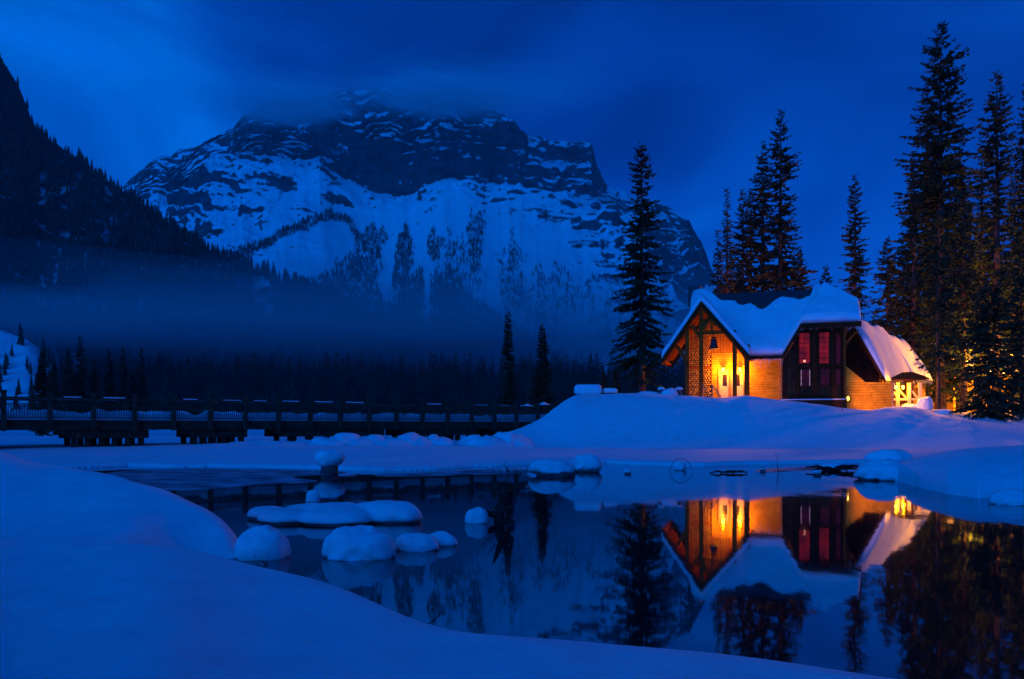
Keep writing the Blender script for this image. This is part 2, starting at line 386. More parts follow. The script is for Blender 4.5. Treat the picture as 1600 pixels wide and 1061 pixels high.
def ground_z(u, D):
    X = (u-CX)*D/F
    n = fbm(X*.35, D*.35, 3, 4)
    # near bank
    yb = interp_s(u, [(a, b) for a, b, c in near_brow], 75); db = interp_s(u, [(a, c) for a, b, c in near_brow], 75)
    db = db+.0*n
    zb = CH+(HY-yb)*db/F; t = D-db; s0 = (CH-zb)/db
    zn = np.where(t > -.22, zb-s0*t-.62*t*t, zb+s0*.11+ (-.22-t)*.0)
    zn = zn+np.where(t < 0, .02*n+.012*fbm(X*2.2, D*2.2, 13, 4)*np.clip(-t*2, 0, 1), 0)
    zn = np.maximum(zn, -.6)
    # snow between near bank and mound on the left
    # left mound
    ym = interp_s(u, [(a, b) for a, b, c in mound], 40); dm = interp_s(u, [(a, c) for a, b, c in mound], 40)
    zm = CH+(HY-ym)*dm/F; zm = np.where(u > 392, -.6, zm)
    tf = dm-D
    wf = interp_s(u, [(-300, 14), (0, 9.5), (150, 6.2), (260, 4.1), (340, 2.5), (400, 1.6)], 50); lo = interp_s(u, [(215, .28), (355, -.42)], 45)
    front = lo+(zm-lo)*(1-sstep(0, 1, tf/wf))
    back = zm-.10*(D-dm)-.16*(D-dm)**2
    back = np.where(u < 40, np.maximum(back, .1), back)
    zmd = np.where(D < dm, front, back)+.10*n*sstep(8.6, 10.5, D)*sstep(400, 330, u)
    left = np.where(D < 13, lo, -.6)
    zmd = np.maximum(zmd, left)
    zmd = np.where(D < 7.2, -.6, zmd)
    # far flat
    e = (CH-.04)*F/(interp(u, edge_y)-HY)+.5*fbm(u*.012, u*0, 8, 3)
    far_rise = interp(u, [(-1500, .5), (400, .45), (700, .3), (900, .1), (1300, .1), (3600, .1)])
    zf = np.where(D > e, .05+.10*sstep(0, .5, D-e)+far_rise*sstep(0, 14, D-e)+.02*n, -.5)
    for (lu, ly, ld, r) in lumps:
        lx = (lu-CX)*ld/F; top = CH+(HY-ly)*ld/F-.62
        q = ((X-lx)**2+((D-ld)*.8)**2)/(r*r)
        q = q/(1.9+.7*math.sin(lu*1.3))*(1+.5*fbm(X*1.2, D*1.2, 9, 3)); zf = zf+np.where(q < 1, top*np.clip(1-q, 0, 1)**.9, 0)
    # knoll of the lodge
    yc = interp_s(u, [(a, b) for a, b, c in crest], 16); dc = interp_s(u, [(a, c) for a, b, c in crest], 40)
    zc = CH+(HY-yc)*dc/F
    foot = interp_s(u, [(680, 48.5), (850, 49), (1300, 49), (1600, 47), (3600, 46)], 60)
    k = np.clip((D-foot)/(dc-foot), 0, 1)
    kn = .25+(zc-.25)*(.55*k+.45*k*k*(3-2*k))*1.0+.10*n*k+.05*fbm(X*1.7, D*1.7, 5, 3)*k
    plateau = np.where(u > 870, interp(u, [(870, 2.6), (960, 3.4), (1300, 3.0), (1450, 2.6), (1600, 2.9), (3600, 3.5)]), .2)
    kb = zc+(plateau-zc)*sstep(0, 7, D-dc)+.08*n
    kn = np.where(D < dc, kn, kb); kn = np.where((u < 680) | (D < foot), -.5, kn)
    # right near shore, deep rounded snow
    zr_top = interp(u, [(1370, -.5), (1395, .35), (1440, .74), (1500, .95), (1600, 1.08), (1900, 1.3), (3600, 1.6)])
    dr = 23.5; df = (CH)*F/(interp(u, [(1300, 745), (1385, 748), (1440, 763), (1480, 772), (1530, 779), (1570, 777), (1620, 783), (1750, 800), (3600, 900)])-HY)
    k2 = np.clip((D-df)/(dr-df+1e-3), 0, 1)
    zr = np.where(D < dr, -.15+(zr_top+.15)*np.sqrt(np.clip(1-(1-k2)**2.2, 0, 1)), zr_top-(zr_top-.12)*sstep(0, 11, D-dr))+.03*n
    zr = np.where((u < 1370) | (D < df-.05), -.5, zr)
    z = np.maximum.reduce([zn, zmd, zf, kn, zr])
    return z
us = np.concatenate([np.linspace(-1500, -60, 60), np.linspace(-50, 1650, 760), np.linspace(1665, 3600, 70)])
Ds = np.concatenate([np.linspace(.6, 3, 10), np.linspace(3.05, 13, 220), np.linspace(13.1, 64, 330), np.geomspace(64.5, 900, 50)])
U, DD = np.meshgrid(us, Ds, indexing='ij')
ZZ = ground_z(U, DD)
_w = np.clip((DD-8.3)/.5, 0, 1)*np.clip((26-DD)/4, 0, 1)*(U > -60)*(U < 700)
for _ in range(5):
    _k = np.zeros_like(ZZ)
    for _s in range(-4, 5): _k += np.roll(ZZ, _s, 0)
    ZZ = ZZ*(1-_w)+_k/9*_w
ZZ = np.where(DD > 80, ZZ*0+np.where(U > 860, interp(DD, [(80, 3.0), (200, 2.0), (480, .3), (900, 50)]), interp(DD, [(80, .2), (480, .2), (900, 50)])), ZZ)
g_o = grid_mesh('snow_ground', (U-CX)*DD/F, DD, ZZ, M['snow']); tag(g_o, kind='structure')
def gz(px, D): return float(ground_z(np.array([float(px)]), np.array([float(D)]))[0])

wb = MB(); wb.add([(-70, .3, 0), (80, .3, 0), (80, 62, 0), (-70, 62, 0)], [(0, 1, 2, 3)])
tag(wb.build('water', M['water']), kind='structure')
# pond bed far below the surface is the ground sheet itself

# ---------------- ice sheets floating at the margins
def sheet(name, pts_px, z, mat, th=.02, **k):
    pts = []
    for (px, py) in pts_px:
        D = (CH-z)*F/(py-HY); pts.append(((px-CX)*D/F, D, z))
    # smooth the outline (Chaikin)
    for _ in range(3):
        q = []
        for i in range(len(pts)):
            a = Vector(pts[i]); b = Vector(pts[(i+1) % len(pts)]); q += [a*.75+b*.25, a*.25+b*.75]
        pts = q
    return MB().prism([Vector(p)-Vector((0, 0, th)) for p in pts], (0, 0, th)).build(name, mat, **k)
for pts_px in ([(130, 742), (250, 731), (440, 733), (560, 737), (500, 742), (440, 746), (520, 752), (400, 757), (350, 762), (250, 768), (200, 748)],
               [(560, 742), (700, 737), (830, 733), (830, 739), (740, 741), (640, 744)],
               [(1170, 737), (1210, 731), (1370, 727), (1380, 731), (1270, 733), (1210, 737)]):
    tag(sheet('ice', pts_px, .012, M['ice'], .02), kind='structure')
tag(sheet('ice', [(560, 905), (640, 892), (692, 930), (690, 965), (640, 985), (560, 950)], .006, M['water'], .004), kind='structure')

# ---------------- mountain
ridge = [(-100, 400), (120, 340), (200, 288), (240, 260), (300, 232), (365, 208), (385, 180), (410, 158), (440, 150), (520, 150), (560, 140), (640, 142), (700, 148), (760, 172), (800, 184), (826, 216), (880, 222), (924, 219), (933, 262), (948, 292), (990, 316), (1040, 326), (1075, 348), (1098, 388), (1112, 425), (1150, 470), (1250, 525), (1400, 590), (1600, 640)]
cliff = [(-100, 420), (120, 380), (200, 330), (260, 318), (330, 262), (380, 244), (430, 250), (500, 262), (530, 285), (590, 305), (640, 298), (690, 270), (740, 276), (790, 292), (850, 302), (935, 322), (960, 330), (1000, 350), (1060, 400), (1098, 430), (1150, 500), (1250, 550), (1400, 610), (1600, 650)]
mu_ = np.linspace(-100, 1600, 860); mv = np.concatenate([np.linspace(0, .7, 330, endpoint=False), np.linspace(.7, 1, 130), np.linspace(1.02, 1.3, 12)])
MU, MV = np.meshgrid(mu_, mv, indexing='ij')
def mtn(u, v):
    yr = interp(u, ridge)+3.0*fbm(u*.05, u*0+3, 21, 4); yc = np.maximum(interp(u, cliff)+6*fbm(u*.03, u*0, 23, 4), yr+8)
    s = np.clip(v/.7, 0, 1); c = np.clip((v-.7)/.3, 0, 1); b = np.clip(v-1, 0, 1)
    D0 = 1300; D1 = 3000
    y = np.where(v < .7, 648+(yc-648)*s, yc+(yr-yc)*c)
    XX = (u-CX)*D1/F; lg = sstep(.02, .30, fbm(XX*.0030, c*2.6+XX*.0015, 25, 4)+np.where(u < 545, .10, -.04))*.115*(.6+.8*vnoise(XX*.006, c*5, 26))
    D = np.where(v < .7, D0+(D1-D0)*(.75*s+.25*s*s), D1+170*c+170*lg*np.sin(2*math.pi*(c*6.5-XX*.0055+3.2*fbm(XX*.0045, c*2.4, 27, 5)))*np.clip(c*6, 0, 1))
    X = (u-CX)*D/F
    # side buttresses, strata and gullies
    rn = ridged(X*.0022+.0006*D, D*.0016, 31, 6); fine = fbm(X*.012, D*.012, 35, 5)
    strata = ridged(X*.0016+y*.004, y*.028-X*.0012, 41, 4)
    up = sstep(.28, .62, v)
    upL = sstep(560, 380, u)*sstep(.35, .6, v)+sstep(860, 960, u)*sstep(.2, .5, v)+sstep(640, 720, u)*sstep(.52, .64, v)*.7
    D = D+np.where(v < .7, 0, 1)*((rn-.5)*240+fine*70)
    Z = CH+(HY-y)*D/F
    Z = Z+(rn-.5)*130*up*(1-.7*sstep(.9, 1, c))*(1-np.where(v >= .7, .6, 0))+fine*16*(.3+up)
    Z = Z+(strata-.5)*95*np.clip(upL, 0, 1)*np.where(v < .7, 1, .4)
    soft = sstep(400, 520, u)*sstep(960, 860, u)*sstep(.66, .60, v)*sstep(.05, .2, v)
    Z = Z-(1-0)*soft*((rn-.5)*130*up*.75+fine*16*(.3+up)*.7)
    gul = ridged(u*.028+.5*fbm(u*.02, v*6, 52, 3), v*1.2, 51, 3)
    Z = Z+(gul-.5)*14*sstep(.1, .35, v)*np.where(v < .7, 1, .2)
    D = D+b*1500; Z = Z-b*2200
    return (u-CX)*D/F, D, Z
MX, MD, MZ = mtn(MU, MV)
tag(grid_mesh('mountain', MX, MD, MZ, M['mountain']), kind='structure')

# ---------------- left hill
hr = [(-700, -420), (-300, -200), (-100, -20), (0, 88), (30, 140), (52, 192), (75, 216), (140, 262), (200, 306), (260, 348), (330, 390), (400, 424), (470, 455), (560, 502), (650, 548), (740, 590), (830, 625), (900, 650)]
hu = np.linspace(-700, 900, 420); hv = np.linspace(0, 1.25, 190); HU, HV = np.meshgrid(hu, hv, indexing='ij')
def hill(u, v):
    yr = interp(u, hr)+4*fbm(u*.03, u*0, 61, 4); s = np.clip(v, 0, 1); b = np.clip(v-1, 0, 1)
    D1 = interp(u, [(-700, 1000), (0, 1150), (400, 1000), (900, 760)]); D0 = interp(u, [(-700, 420), (0, 520), (400, 560), (900, 560)])
    D = D0+(D1-D0)*s; y = 652+(yr-652)*(.25*s*s+.75*s)
    X = (u-CX)*D/F; Z = CH+(HY-y)*D/F
    Z = Z+(ridged(X*.006, D*.004, 71, 5)-.5)*45*sstep(0, .3, s)*(1-.7*sstep(.9, 1, s))+fbm(X*.03, D*.03, 75, 4)*6
    D = D+b*700; Z = Z-b*900
    return (u-CX)*D/F, D, Z
HX, HD, HZ = hill(HU, HV)
tag(grid_mesh('hill', HX, HD, HZ, M['hill']), kind='structure')
# open snowy slope at far left
su = np.linspace(-700, 125, 160); sv = np.linspace(0, 1.4, 60); SU, SV = np.meshgrid(su, sv, indexing='ij')
def knob(u, v):
    yr = interp(u, [(-700, 380), (-50, 505), (0, 512), (40, 524), (60, 541), (76, 566), (95, 600), (125, 655)])+3*fbm(u*.05, u*0, 81, 3)
    s = np.clip(v, 0, 1); b = np.clip(v-1, 0, 1); D = 430+110*s+b*200; y = 655+(yr-655)*s
    Z = CH+(HY-y)*(430+110*s)/F-b*80+fbm((u-CX)*D/F*.03, D*.03, 83, 5)*6*s
    return (u-CX)*D/F, D, Z
KX, KD, KZ = knob(SU, SV)
tag(grid_mesh('snow_slope', KX, KD, KZ, M['snow']), kind='structure')

# ---------------- distant forests (masses nobody could count)
rng = np.random.default_rng(5)
def cone_forest(name, base, H, Rr, mat, tiers=5, sides=6, seed=1, **k):
    """base (N,3), H (N,), Rr (N,): small conifers made of ragged skirts."""
    rg = np.random.default_rng(seed); N = len(base); V = []; Fl = []; off = 0
    for t in range(tiers):
        f0 = .06+.94*t/tiers*.92; f1 = min(f0+1.55/tiers, 1.0)
        ang = rg.random((N, 1))*6.28+np.arange(sides)[None]*2*math.pi/sides
        rr = Rr[:, None]*(1-f0)**.85*(.6+.7*rg.random((N, sides)))
        zz = H[:, None]*(f0-.03+.06*rg.random((N, sides)))
        ring = np.stack([base[:, 0:1]+rr*np.cos(ang), base[:, 1:2]+rr*np.sin(ang), base[:, 2:3]+zz], -1)
        apex = np.stack([base[:, 0], base[:, 1], base[:, 2]+H*f1], -1)[:, None]
        vv = np.concatenate([ring, apex], 1); V.append(vv.reshape(-1, 3))
        o = off+np.arange(N)[:, None, None]*(sides+1); kk = np.arange(sides)
        tri = np.stack([kk, (kk+1) % sides, np.full(sides, sides)], -1)[None]
        Fl.append((o+tri).reshape(-1, 3)); off += N*(sides+1)
    return tag(np_mesh(name, np.concatenate(V), np.concatenate(Fl), 3, mat, smooth=False), kind='stuff', **k)
# hill forest
n = 24000
u_ = rng.uniform(-250, 800, n); v_ = rng.random(n)**.8
yy = interp(u_, hr)
keep = rng.random(n) < np.clip(.22+1.7*(fbm(u_*.06, v_*2.2, 91, 4)+.36), .03, 1)*np.where((v_ > .86) & (u_ < 45), .25, 1)
keep |= (v_ > .96) & (u_ > 50) & (rng.random(n) < .8)
u_, v_ = u_[keep], v_[keep]; x_, d_, z_ = hill(u_, v_)
h_ = rng.uniform(9, 20, len(x_))*interp(u_, [(-200, .8), (60, .85), (500, 1.2)])
cone_forest('hill_forest', np.stack([x_, d_, z_-1], -1), h_, h_*.17, M['needles_far'], 5, 6, 2, label='dark conifer forest covering the steep left hillside', cat='forest')
# scattered trees on and round the open slope
n = 420; u_ = rng.uniform(-120, 132, n); v_ = rng.random(n)
keep = (rng.random(n) < np.where(u_ > 66, .95, .10+.5*(v_ > .9)*(rng.random(n) < .5))); u_, v_ = u_[keep], v_[keep]; x_, d_, z_ = knob(u_, v_); h_ = rng.uniform(6, 16, len(x_))
cone_forest('slope_forest', np.stack([x_, d_, z_-.5], -1), h_, h_*.17, M['needles_far'], 6, 7, 9, label='scattered trees fringing the open snowy slope at far left', cat='forest')
# mountain forest: streaks between avalanche chutes, the curved timber band, and the lower slopes
n = 85000
u_ = rng.uniform(330, 1130, n); y_ = rng.uniform(320, 640, n)
low = interp(u_, [(330, 430), (390, 425), (450, 440), (500, 425), (540, 395), (575, 400), (600, 470), (622, 440), (650, 450), (665, 500), (690, 430), (720, 440), (760, 470), (830, 520), (930, 575), (1000, 600), (1130, 620)])
dens = sstep(0, 25, y_-low)*.55
for (pu, py, a, b_, dd) in ((632, 400, 17, 42, .8), (682, 385, 14, 26, .6), (742, 385, 16, 48, .55), (575, 400, 22, 48, .5), (598, 372, 7, 12, .5), (800, 440, 25, 60, .25), (860, 470, 40, 55, .2), (640, 460, 30, 45, .8), (700, 455, 28, 40, .7), (1060, 400, 40, 60, .25), (720, 420, 40, 60, .15), (960, 480, 50, 50, .12)):
    q = ((u_-pu)/a)**2+((y_-py)/b_)**2; dens = np.maximum(dens, dd*sstep(1.2, .5, q+.9*fbm(u_*.12, y_*.03, 95, 3)))
band = interp(u_, [(330, 412), (380, 392), (430, 372), (480, 350), (515, 337), (545, 345), (562, 368)])
dens = np.maximum(dens, np.where((u_ > 340) & (u_ < 565), sstep(9, 3, np.abs(y_-band-6)), 0)*.95)
keep = rng.random(n) < dens; u_, y_ = u_[keep], y_[keep]
yc = interp(u_, cliff); v_ = .7*np.clip((648-y_)/(648-yc), 0, 1.2)
x_, d_, z_ = mtn(u_, v_); h_ = rng.uniform(8, 19, len(x_))
cone_forest('mountain_forest', np.stack([x_, d_, z_-2], -1), h_, h_*.16, M['needles_far'], 3, 5, 3, label='dark timber streaks and lower forest on the snowy mountain', cat='forest')

# ------------------------------------------------------------------ detailed conifers
def crown_arrays(H, Rm, h0, seed, dens=1.0, tw=1.0, prof=None, droop=.35, lean=(0, 0)):
    rg = np.random.default_rng(seed)
    hs = []; h = h0
    while h < H*.99:
        t = (h-h0)/(H-h0); nb = int(rg.integers(4, 7) if t < .85 else 4)
        for _ in range(nb): hs.append(h+rg.uniform(-.12, .12))
        h += (.22+.17*(1-t))*H/20/dens**.5*rg.uniform(.7, 1.35)
    hs = np.array(hs); t = np.clip((hs-h0)/(H-h0), 0, 1)
    pr = np.interp(t, *(zip(*prof))) if prof else (1-t)**.8*np.clip(.55+t*4, 0, 1)
    vary = .72+.5*vnoise(hs*1.1, hs*0+seed, seed)
    L = Rm*pr*rg.uniform(.6, 1.2, len(hs))*vary+.15
    az = rg.uniform(0, 6.283, len(hs))
    pitch = -.30*(1-t)+.55*t**2+rg.uniform(-.15, .15, len(hs))
    K = np.maximum((L/.085/tw*dens**.5).astype(int), 4)
    idx = np.repeat(np.arange(len(hs)), K)
    s = rg.random(len(idx))**.75
    dirx, diry = np.cos(az), np.sin(az)
    d3 = np.stack([dirx*np.cos(pitch), diry*np.cos(pitch), np.sin(pitch)], -1)
    side = np.stack([-diry, dirx, dirx*0], -1)
    O = np.stack([lean[0]*t, lean[1]*t, hs], -1)
    sag = droop*L*.35*(1-.6*t)
    pos = O[idx]+d3[idx]*(s*L[idx])[:, None]; pos[:, 2] -= sag[idx]*(s**2)
    pos[:, 2] += np.where(s > .8, (s-.8)*L[idx]*.25, 0)
    # twigs: long thin diamonds leaving the branch sideways and outward, hanging a little
    lr = rg.choice([-1, 1], len(idx))
    tl = (.22+.34*np.sqrt(L[idx]))*(1.05-.6*s)*rg.uniform(.6, 1.2, len(idx))*tw**.6
    dd = d3[idx]*rg.uniform(.3, 1.0, (len(idx), 1))+side[idx]*(lr*rg.uniform(.2, 1.0, len(idx)))[:, None]
    dd[:, 2] -= rg.uniform(.0, .75, len(idx))
    dd /= np.linalg.norm(dd, axis=1)[:, None]
    rnd = rg.normal(size=(len(idx), 3)); wv = np.cross(dd, rnd); wv /= np.linalg.norm(wv, axis=1)[:, None]
    wdt = tl*rg.uniform(.17, .30, len(idx))
    a = pos; b = pos+dd*(tl*.45)[:, None]+wv*wdt[:, None]; c = pos+dd*tl[:, None]; d = pos+dd*(tl*.45)[:, None]-wv*wdt[:, None]
    V = np.stack([a, b, c, d], 1).reshape(-1, 3)
    Fq = np.arange(len(V)).reshape(-1, 4)
    br = (O, d3, L, sag, t)
    return V, Fq, br
def conifer(name, px, ytop, D, w_px, base_z=None, seed=1, dens=1.0, h0f=.08, prof=None, label='', group=None, tr=None, mesh_from=None, tw=1.0):
    bz = gz(px, D)-.15 if base_z is None else base_z
    H = zy(ytop, D)-bz; Rm = w_px*D/F; x = (px-CX)*D/F
    root = empty(name, (x, D, bz), rz=0 if mesh_from is None else seed*1.7, label=label, cat='tree', group=group)
    h0 = H*h0f
    V, Fq, br = crown_arrays(H, Rm, h0, seed, dens, tw*.82, prof)
    np_mesh('crown', V, Fq, 4, M['needles'], root, smooth=False)
    tb = MB(); r0 = tr or H*.0125
    tb.tube([(0, 0, -.3), (0, 0, H*.25), (random.uniform(-.06, .06), 0, H*.6), (0, 0, H*.99)], [r0*1.15, r0*.85, r0*.5, .01], 8)
    O, d3, L, sag, t = br
    for i in range(0, len(L), 3):
        p = Vector(O[i]); q = p+Vector(d3[i])*float(L[i]*.85); q.z -= float(sag[i]*.7)
        m_ = (p+q)/2; m_.z += float(sag[i]*.18)
        tb.tube([p, m_, q], [.035, .022, .008], 3)
    tb.build('trunk', M['bark'], root, smooth=True)
    return root
slim = [(0, .5), (.05, .8), (.25, .9), (.5, .62), (.75, .42), (.92, .2), (1, .03)]
conel = [(0, .6), (.06, .9), (.15, 1), (.4, .8), (.7, .45), (.9, .15), (1, .02)]
full = [(0, .75), (.1, 1), (.35, 1), (.6, .85), (.8, .55), (.93, .22), (1, .02)]
col_ = [(0, .9), (.2, 1), (.5, .9), (.7, .65), (.9, .3), (1, .03)]
GB = 'conifers standing behind the lodge'; GR = 'tall conifers right of the lodge'
TREES = [
 # name, px, ytop, D, half width px, kwargs
 ('spruce', 1003, 223, 68, 47, dict(seed=11, dens=1.25, h0f=.11, prof=[(0, .85), (.12, .9), (.3, 1.05), (.42, .95), (.5, .75), (.65, .55), (.85, .42), (.95, .2), (1, .03)], label='tall lone spruce standing left of the lodge gable, trunk bare at its foot')),
 ('spruce', 794, 487, 73, 14, dict(seed=12, base_z=.3, dens=1.6, h0f=.12, prof=slim, tw=.8, label='thin spire spruce rising behind the right end of the footbridge')),
 ('spruce', 847, 506, 74, 19, dict(seed=13, base_z=.6, dens=1.5, h0f=.1, prof=conel, tw=.8, label='narrow spruce at the foot of the snowy knoll beside the bridge end')),
 ('spruce', 1220, 166, 84, 42, dict(seed=14, dens=1.15, prof=full, group=GB, label='tallest spruce right behind the lodge roof')),
 ('spruce', 1192, 218, 86, 34, dict(seed=15, dens=1.1, prof=full, group=GB, label='second tallest spruce behind the lodge roof, touching the tallest')),
 ('spruce', 1161, 294, 84, 26, dict(seed=16, dens=1.2, prof=col_, group=GB, label='middle blunt topped spruce of the group behind the lodge roof')),
 ('spruce', 1174, 300, 88, 22, dict(seed=17, dens=1.1, prof=col_, group=GB, label='spruce half hidden between the blunt spruce and the two tallest ones')),
 ('spruce', 1136, 292, 82, 18, dict(seed=18, dens=1.2, prof=slim, group=GB, label='thin pointed spruce near the left end of the group behind the roof')),
 ('spruce', 1122, 358, 80, 20, dict(seed=19, dens=1.2, prof=conel, group=GB, label='shortest spruce at the left end of the group behind the roof')),
 ('spruce', 1148, 380, 92, 26, dict(seed=20, dens=1.0, prof=full, group=GB, label='low spruce filling in behind the thin pointed spruce over the roof')),
 ('spruce', 1248, 385, 90, 30, dict(seed=21, dens=1.0, prof=full, group=GB, label='low spruce at the right foot of the tallest spruce behind the roof')),
 ('spruce', 1290, 413, 120, 34, dict(seed=22, dens=1.3, prof=full, label='small distant spruce showing above the right slope of the lodge roof')),
 ('spruce', 1336, 268, 84, 25, dict(seed=23, dens=1.3, prof=col_, label='slender columnar spruce behind the right wing, alone against the sky')),
 ('spruce', 1386, 368, 82, 28, dict(seed=24, dens=1.2, prof=full, group=GR, label='short dark spruce between the columnar spruce and the tall pair')),
 ('spruce', 1412, 360, 88, 30, dict(seed=25, dens=1.1, prof=full, group=GR, label='broad spruce whose crown leans against the left of the tallest pair')),
 ('spruce', 1470, 32, 78, 58, dict(seed=26, dens=1.4, h0f=.08, prof=[(0, .8), (.1, .95), (.3, 1), (.55, .98), (.7, .8), (.85, .58), (.95, .3), (1, .03)], group=GR, label='tallest spruce in the picture, broad dark spire right of the lodge')),
 ('spruce', 1428, 232, 76, 26, dict(seed=27, dens=1.3, prof=col_, group=GR, label='spruce fused to the left side of the tallest spire')),
 ('spruce', 1448, 130, 84, 40, dict(seed=28, dens=1.1, prof=full, group=GR, label='spruce just behind the left shoulder of the tallest spire')),
 ('spruce', 1500, 190, 86, 36, dict(seed=29, dens=1.1, prof=full, group=GR, label='spruce just behind the right shoulder of the tallest spire')),
 ('spruce', 1534, 205, 90, 24, dict(seed=30, dens=0.9, prof=slim, group=GR, label='thin spire standing between the tallest spruce and the next tall one')),
 ('spruce', 1557, 104, 72, 34, dict(seed=31, dens=1.35, h0f=.05, prof=[(0, .9), (.2, 1), (.5, .95), (.7, .85), (.85, .6), (.95, .25), (1, .03)], group=GR, label='second tallest spire of the right grove, near the picture edge')),
 ('spruce', 1606, 120, 74, 38, dict(seed=32, dens=1.2, prof=full, group=GR, label='tall spruce cut by the right edge of the picture')),
 ('spruce', 1585, 260, 92, 34, dict(seed=33, dens=0.85, prof=full, group=GR, label='spruce seen in the gap between the two tall spires at the right edge')),
 ('spruce', 1545, 440, 60, 52, dict(seed=34, base_z=1.7, dens=0.75, h0f=.04, prof=full, group=GR, label='low spreading young spruce whose skirts touch the snow at right')),
 ('spruce', 1596, 400, 61, 40, dict(seed=35, base_z=1.7, dens=0.7, h0f=.03, prof=full, group=GR, label='lit young spruce at the right edge with skirts down to the snow')),
 ('spruce', 1466, 330, 61.5, 28, dict(seed=36, base_z=2.3, dens=0.8, h0f=.24, prof=[(0, .6), (.1, 1), (.4, .9), (.8, .5), (1, .02)], tr=.17, group=GR, label='spruce with a bare lamplit trunk next to the side porch')),
 ('spruce', 1506, 300, 70, 34, dict(seed=37, dens=0.85, h0f=.2, prof=full, group=GR, label='spruce behind the low spreading one, its trunk bare and dark')),
 ('spruce', 1640, 90, 78, 50, dict(seed=38, dens=0.6, prof=full, group=GR, label='spruce beyond the right edge showing only its outer boughs')),
 ('spruce', 943, 581, 110, 11, dict(seed=39, dens=1.3, prof=conel, label='smaller of two saplings behind the snowy bench')),
 ('spruce', 962, 576, 108, 11, dict(seed=40, dens=1.3, prof=conel, label='bigger of two saplings behind the snowy bench and table')),
 ('spruce', 66, 548, 95, 16, dict(seed=41, base_z=0, dens=1.5, prof=conel, label='lone snowy spruce behind the left end of the bridge, before the open slope')),
 ('spruce', 84, 568, 120, 14, dict(seed=42, base_z=0, dens=1.3, prof=conel, label='paler spruce just right of the lone one at the open slope')),
]
GF = 'conifers on the far lakeshore behind the bridge'
for i, (px, yt, D, wd) in enumerate([(106, 545, 130, 14), (126, 524, 132, 17), (148, 560, 135, 13), (171, 546, 138, 13), (192, 539, 138, 13), (207, 575, 140, 11), (221, 542, 142, 12)]):
    nm = ['shorter spruce at the left end of the far shore row behind the bridge', 'tallest spruce of the far shore row behind the bridge', 'low spruce right of the tallest in the far shore row',
          'pointed spruce in the middle of the far shore row', 'broadest pointed spruce right of the middle in the far shore row', 'smallest spruce near the right end of the far shore row', 'last distinct spruce at the right end of the far shore row'][i]
    TREES.append(('spruce', px, yt, D, wd, dict(seed=60+i, base_z=0, dens=1.1, prof=conel, group=GF, label=nm)))
for (nm, px, yt, D, wd, kw) in TREES: conifer(nm, px, yt, D, wd, **kw)

# far shore forest: one mass fading into mist
allV = []; allF = []; off = 0
protos = [crown_arrays(20, 3.0, 1.0, 200+i, .35, 2.2, conel)[0:2] for i in range(5)]
n = 2300
for i in range(n):
    u_ = rng.uniform(-40, 1130); d_ = rng.uniform(470, 740)
    if u_ < 110: continue
    bz_ = .12*max(d_-480, 0)
    hh = 14+30*rng.random()**1.5; V, Fq = protos[i % 5]; s = hh/20; a = rng.random()*6.28
    W = V*s; W = np.stack([W[:, 0]*math.cos(a)-W[:, 1]*math.sin(a)+(u_-CX)*d_/F, W[:, 0]*math.sin(a)+W[:, 1]*math.cos(a)+d_, W[:, 2]+bz_-.5], -1)
    allV.append(W); allF.append(Fq+off); off += len(W)
tag(np_mesh('shore_forest', np.concatenate(allV), np.concatenate(allF), 4, M['needles_far'], smooth=False), label='dark forest along the far lakeshore fading into mist', cat='forest', kind='stuff')

# backdrop of trees right behind the lodge grove
allV = []; allF = []; off = 0
for i in range(420):
    u_ = rng.uniform(1330, 2100); d_ = rng.uniform(95, 170); hh = rng.uniform(14, 30)
    if u_ < 1440: hh = rng.uniform(8, 15)
    V, Fq = protos[i % 5]; s = hh/20; a = rng.random()*6.28
    W = V*s; W = np.stack([W[:, 0]*math.cos(a)-W[:, 1]*math.sin(a)+(u_-CX)*d_/F, W[:, 0]*math.sin(a)+W[:, 1]*math.cos(a)+d_, W[:, 2]+2.5], -1)
    allV.append(W); allF.append(Fq+off); off += len(W)
tag(np_mesh('grove_forest', np.concatenate(allV), np.concatenate(allF), 4, M['needles'], smooth=False), label='dense dark woods behind the tall spires at the right', cat='forest', kind='stuff')

# ================================================================== LODGE
TH = R(18); OX, OD, OZ = (1098-CX)*65/F, 65.0, 3.2
ct, st = math.cos(TH), math.sin(TH)
def Lc(px, py, ly):
    q = (px-CX)/F
    lx = (q*(OD+ly*ct)-OX-ly*st)/(ct+q*st); D = OD-lx*st+ly*ct
    return lx, zy(py, D)-OZ
def LX(px, ly=0): return Lc(px, 600, ly)[0]
def LZ(px, py, ly=0): return Lc(px, py, ly)[1]
lodge = empty('lodge', (OX, OD, OZ), -TH, label='timber lodge with deep snow on its steep roofs and a lamplit open porch', cat='house')
B0 = -1.2     # wall foot (below the snow)
PL, PR = LX(1033, -1.4), LX(1172, -1.4); PK = LZ(1098, 470, -1.4); PE = LZ(1172, 556, -1.4)
GL = LX(1222, -.6); GRt = LX(1346, -.6); EZ = LZ(1200, 556, .0); FZ = LZ(1300, 504, -.6)
RIDGE = LZ(1200, 455, 6.3); RL = LX(1080, 6.3); RR = LX(1268, 6.3)
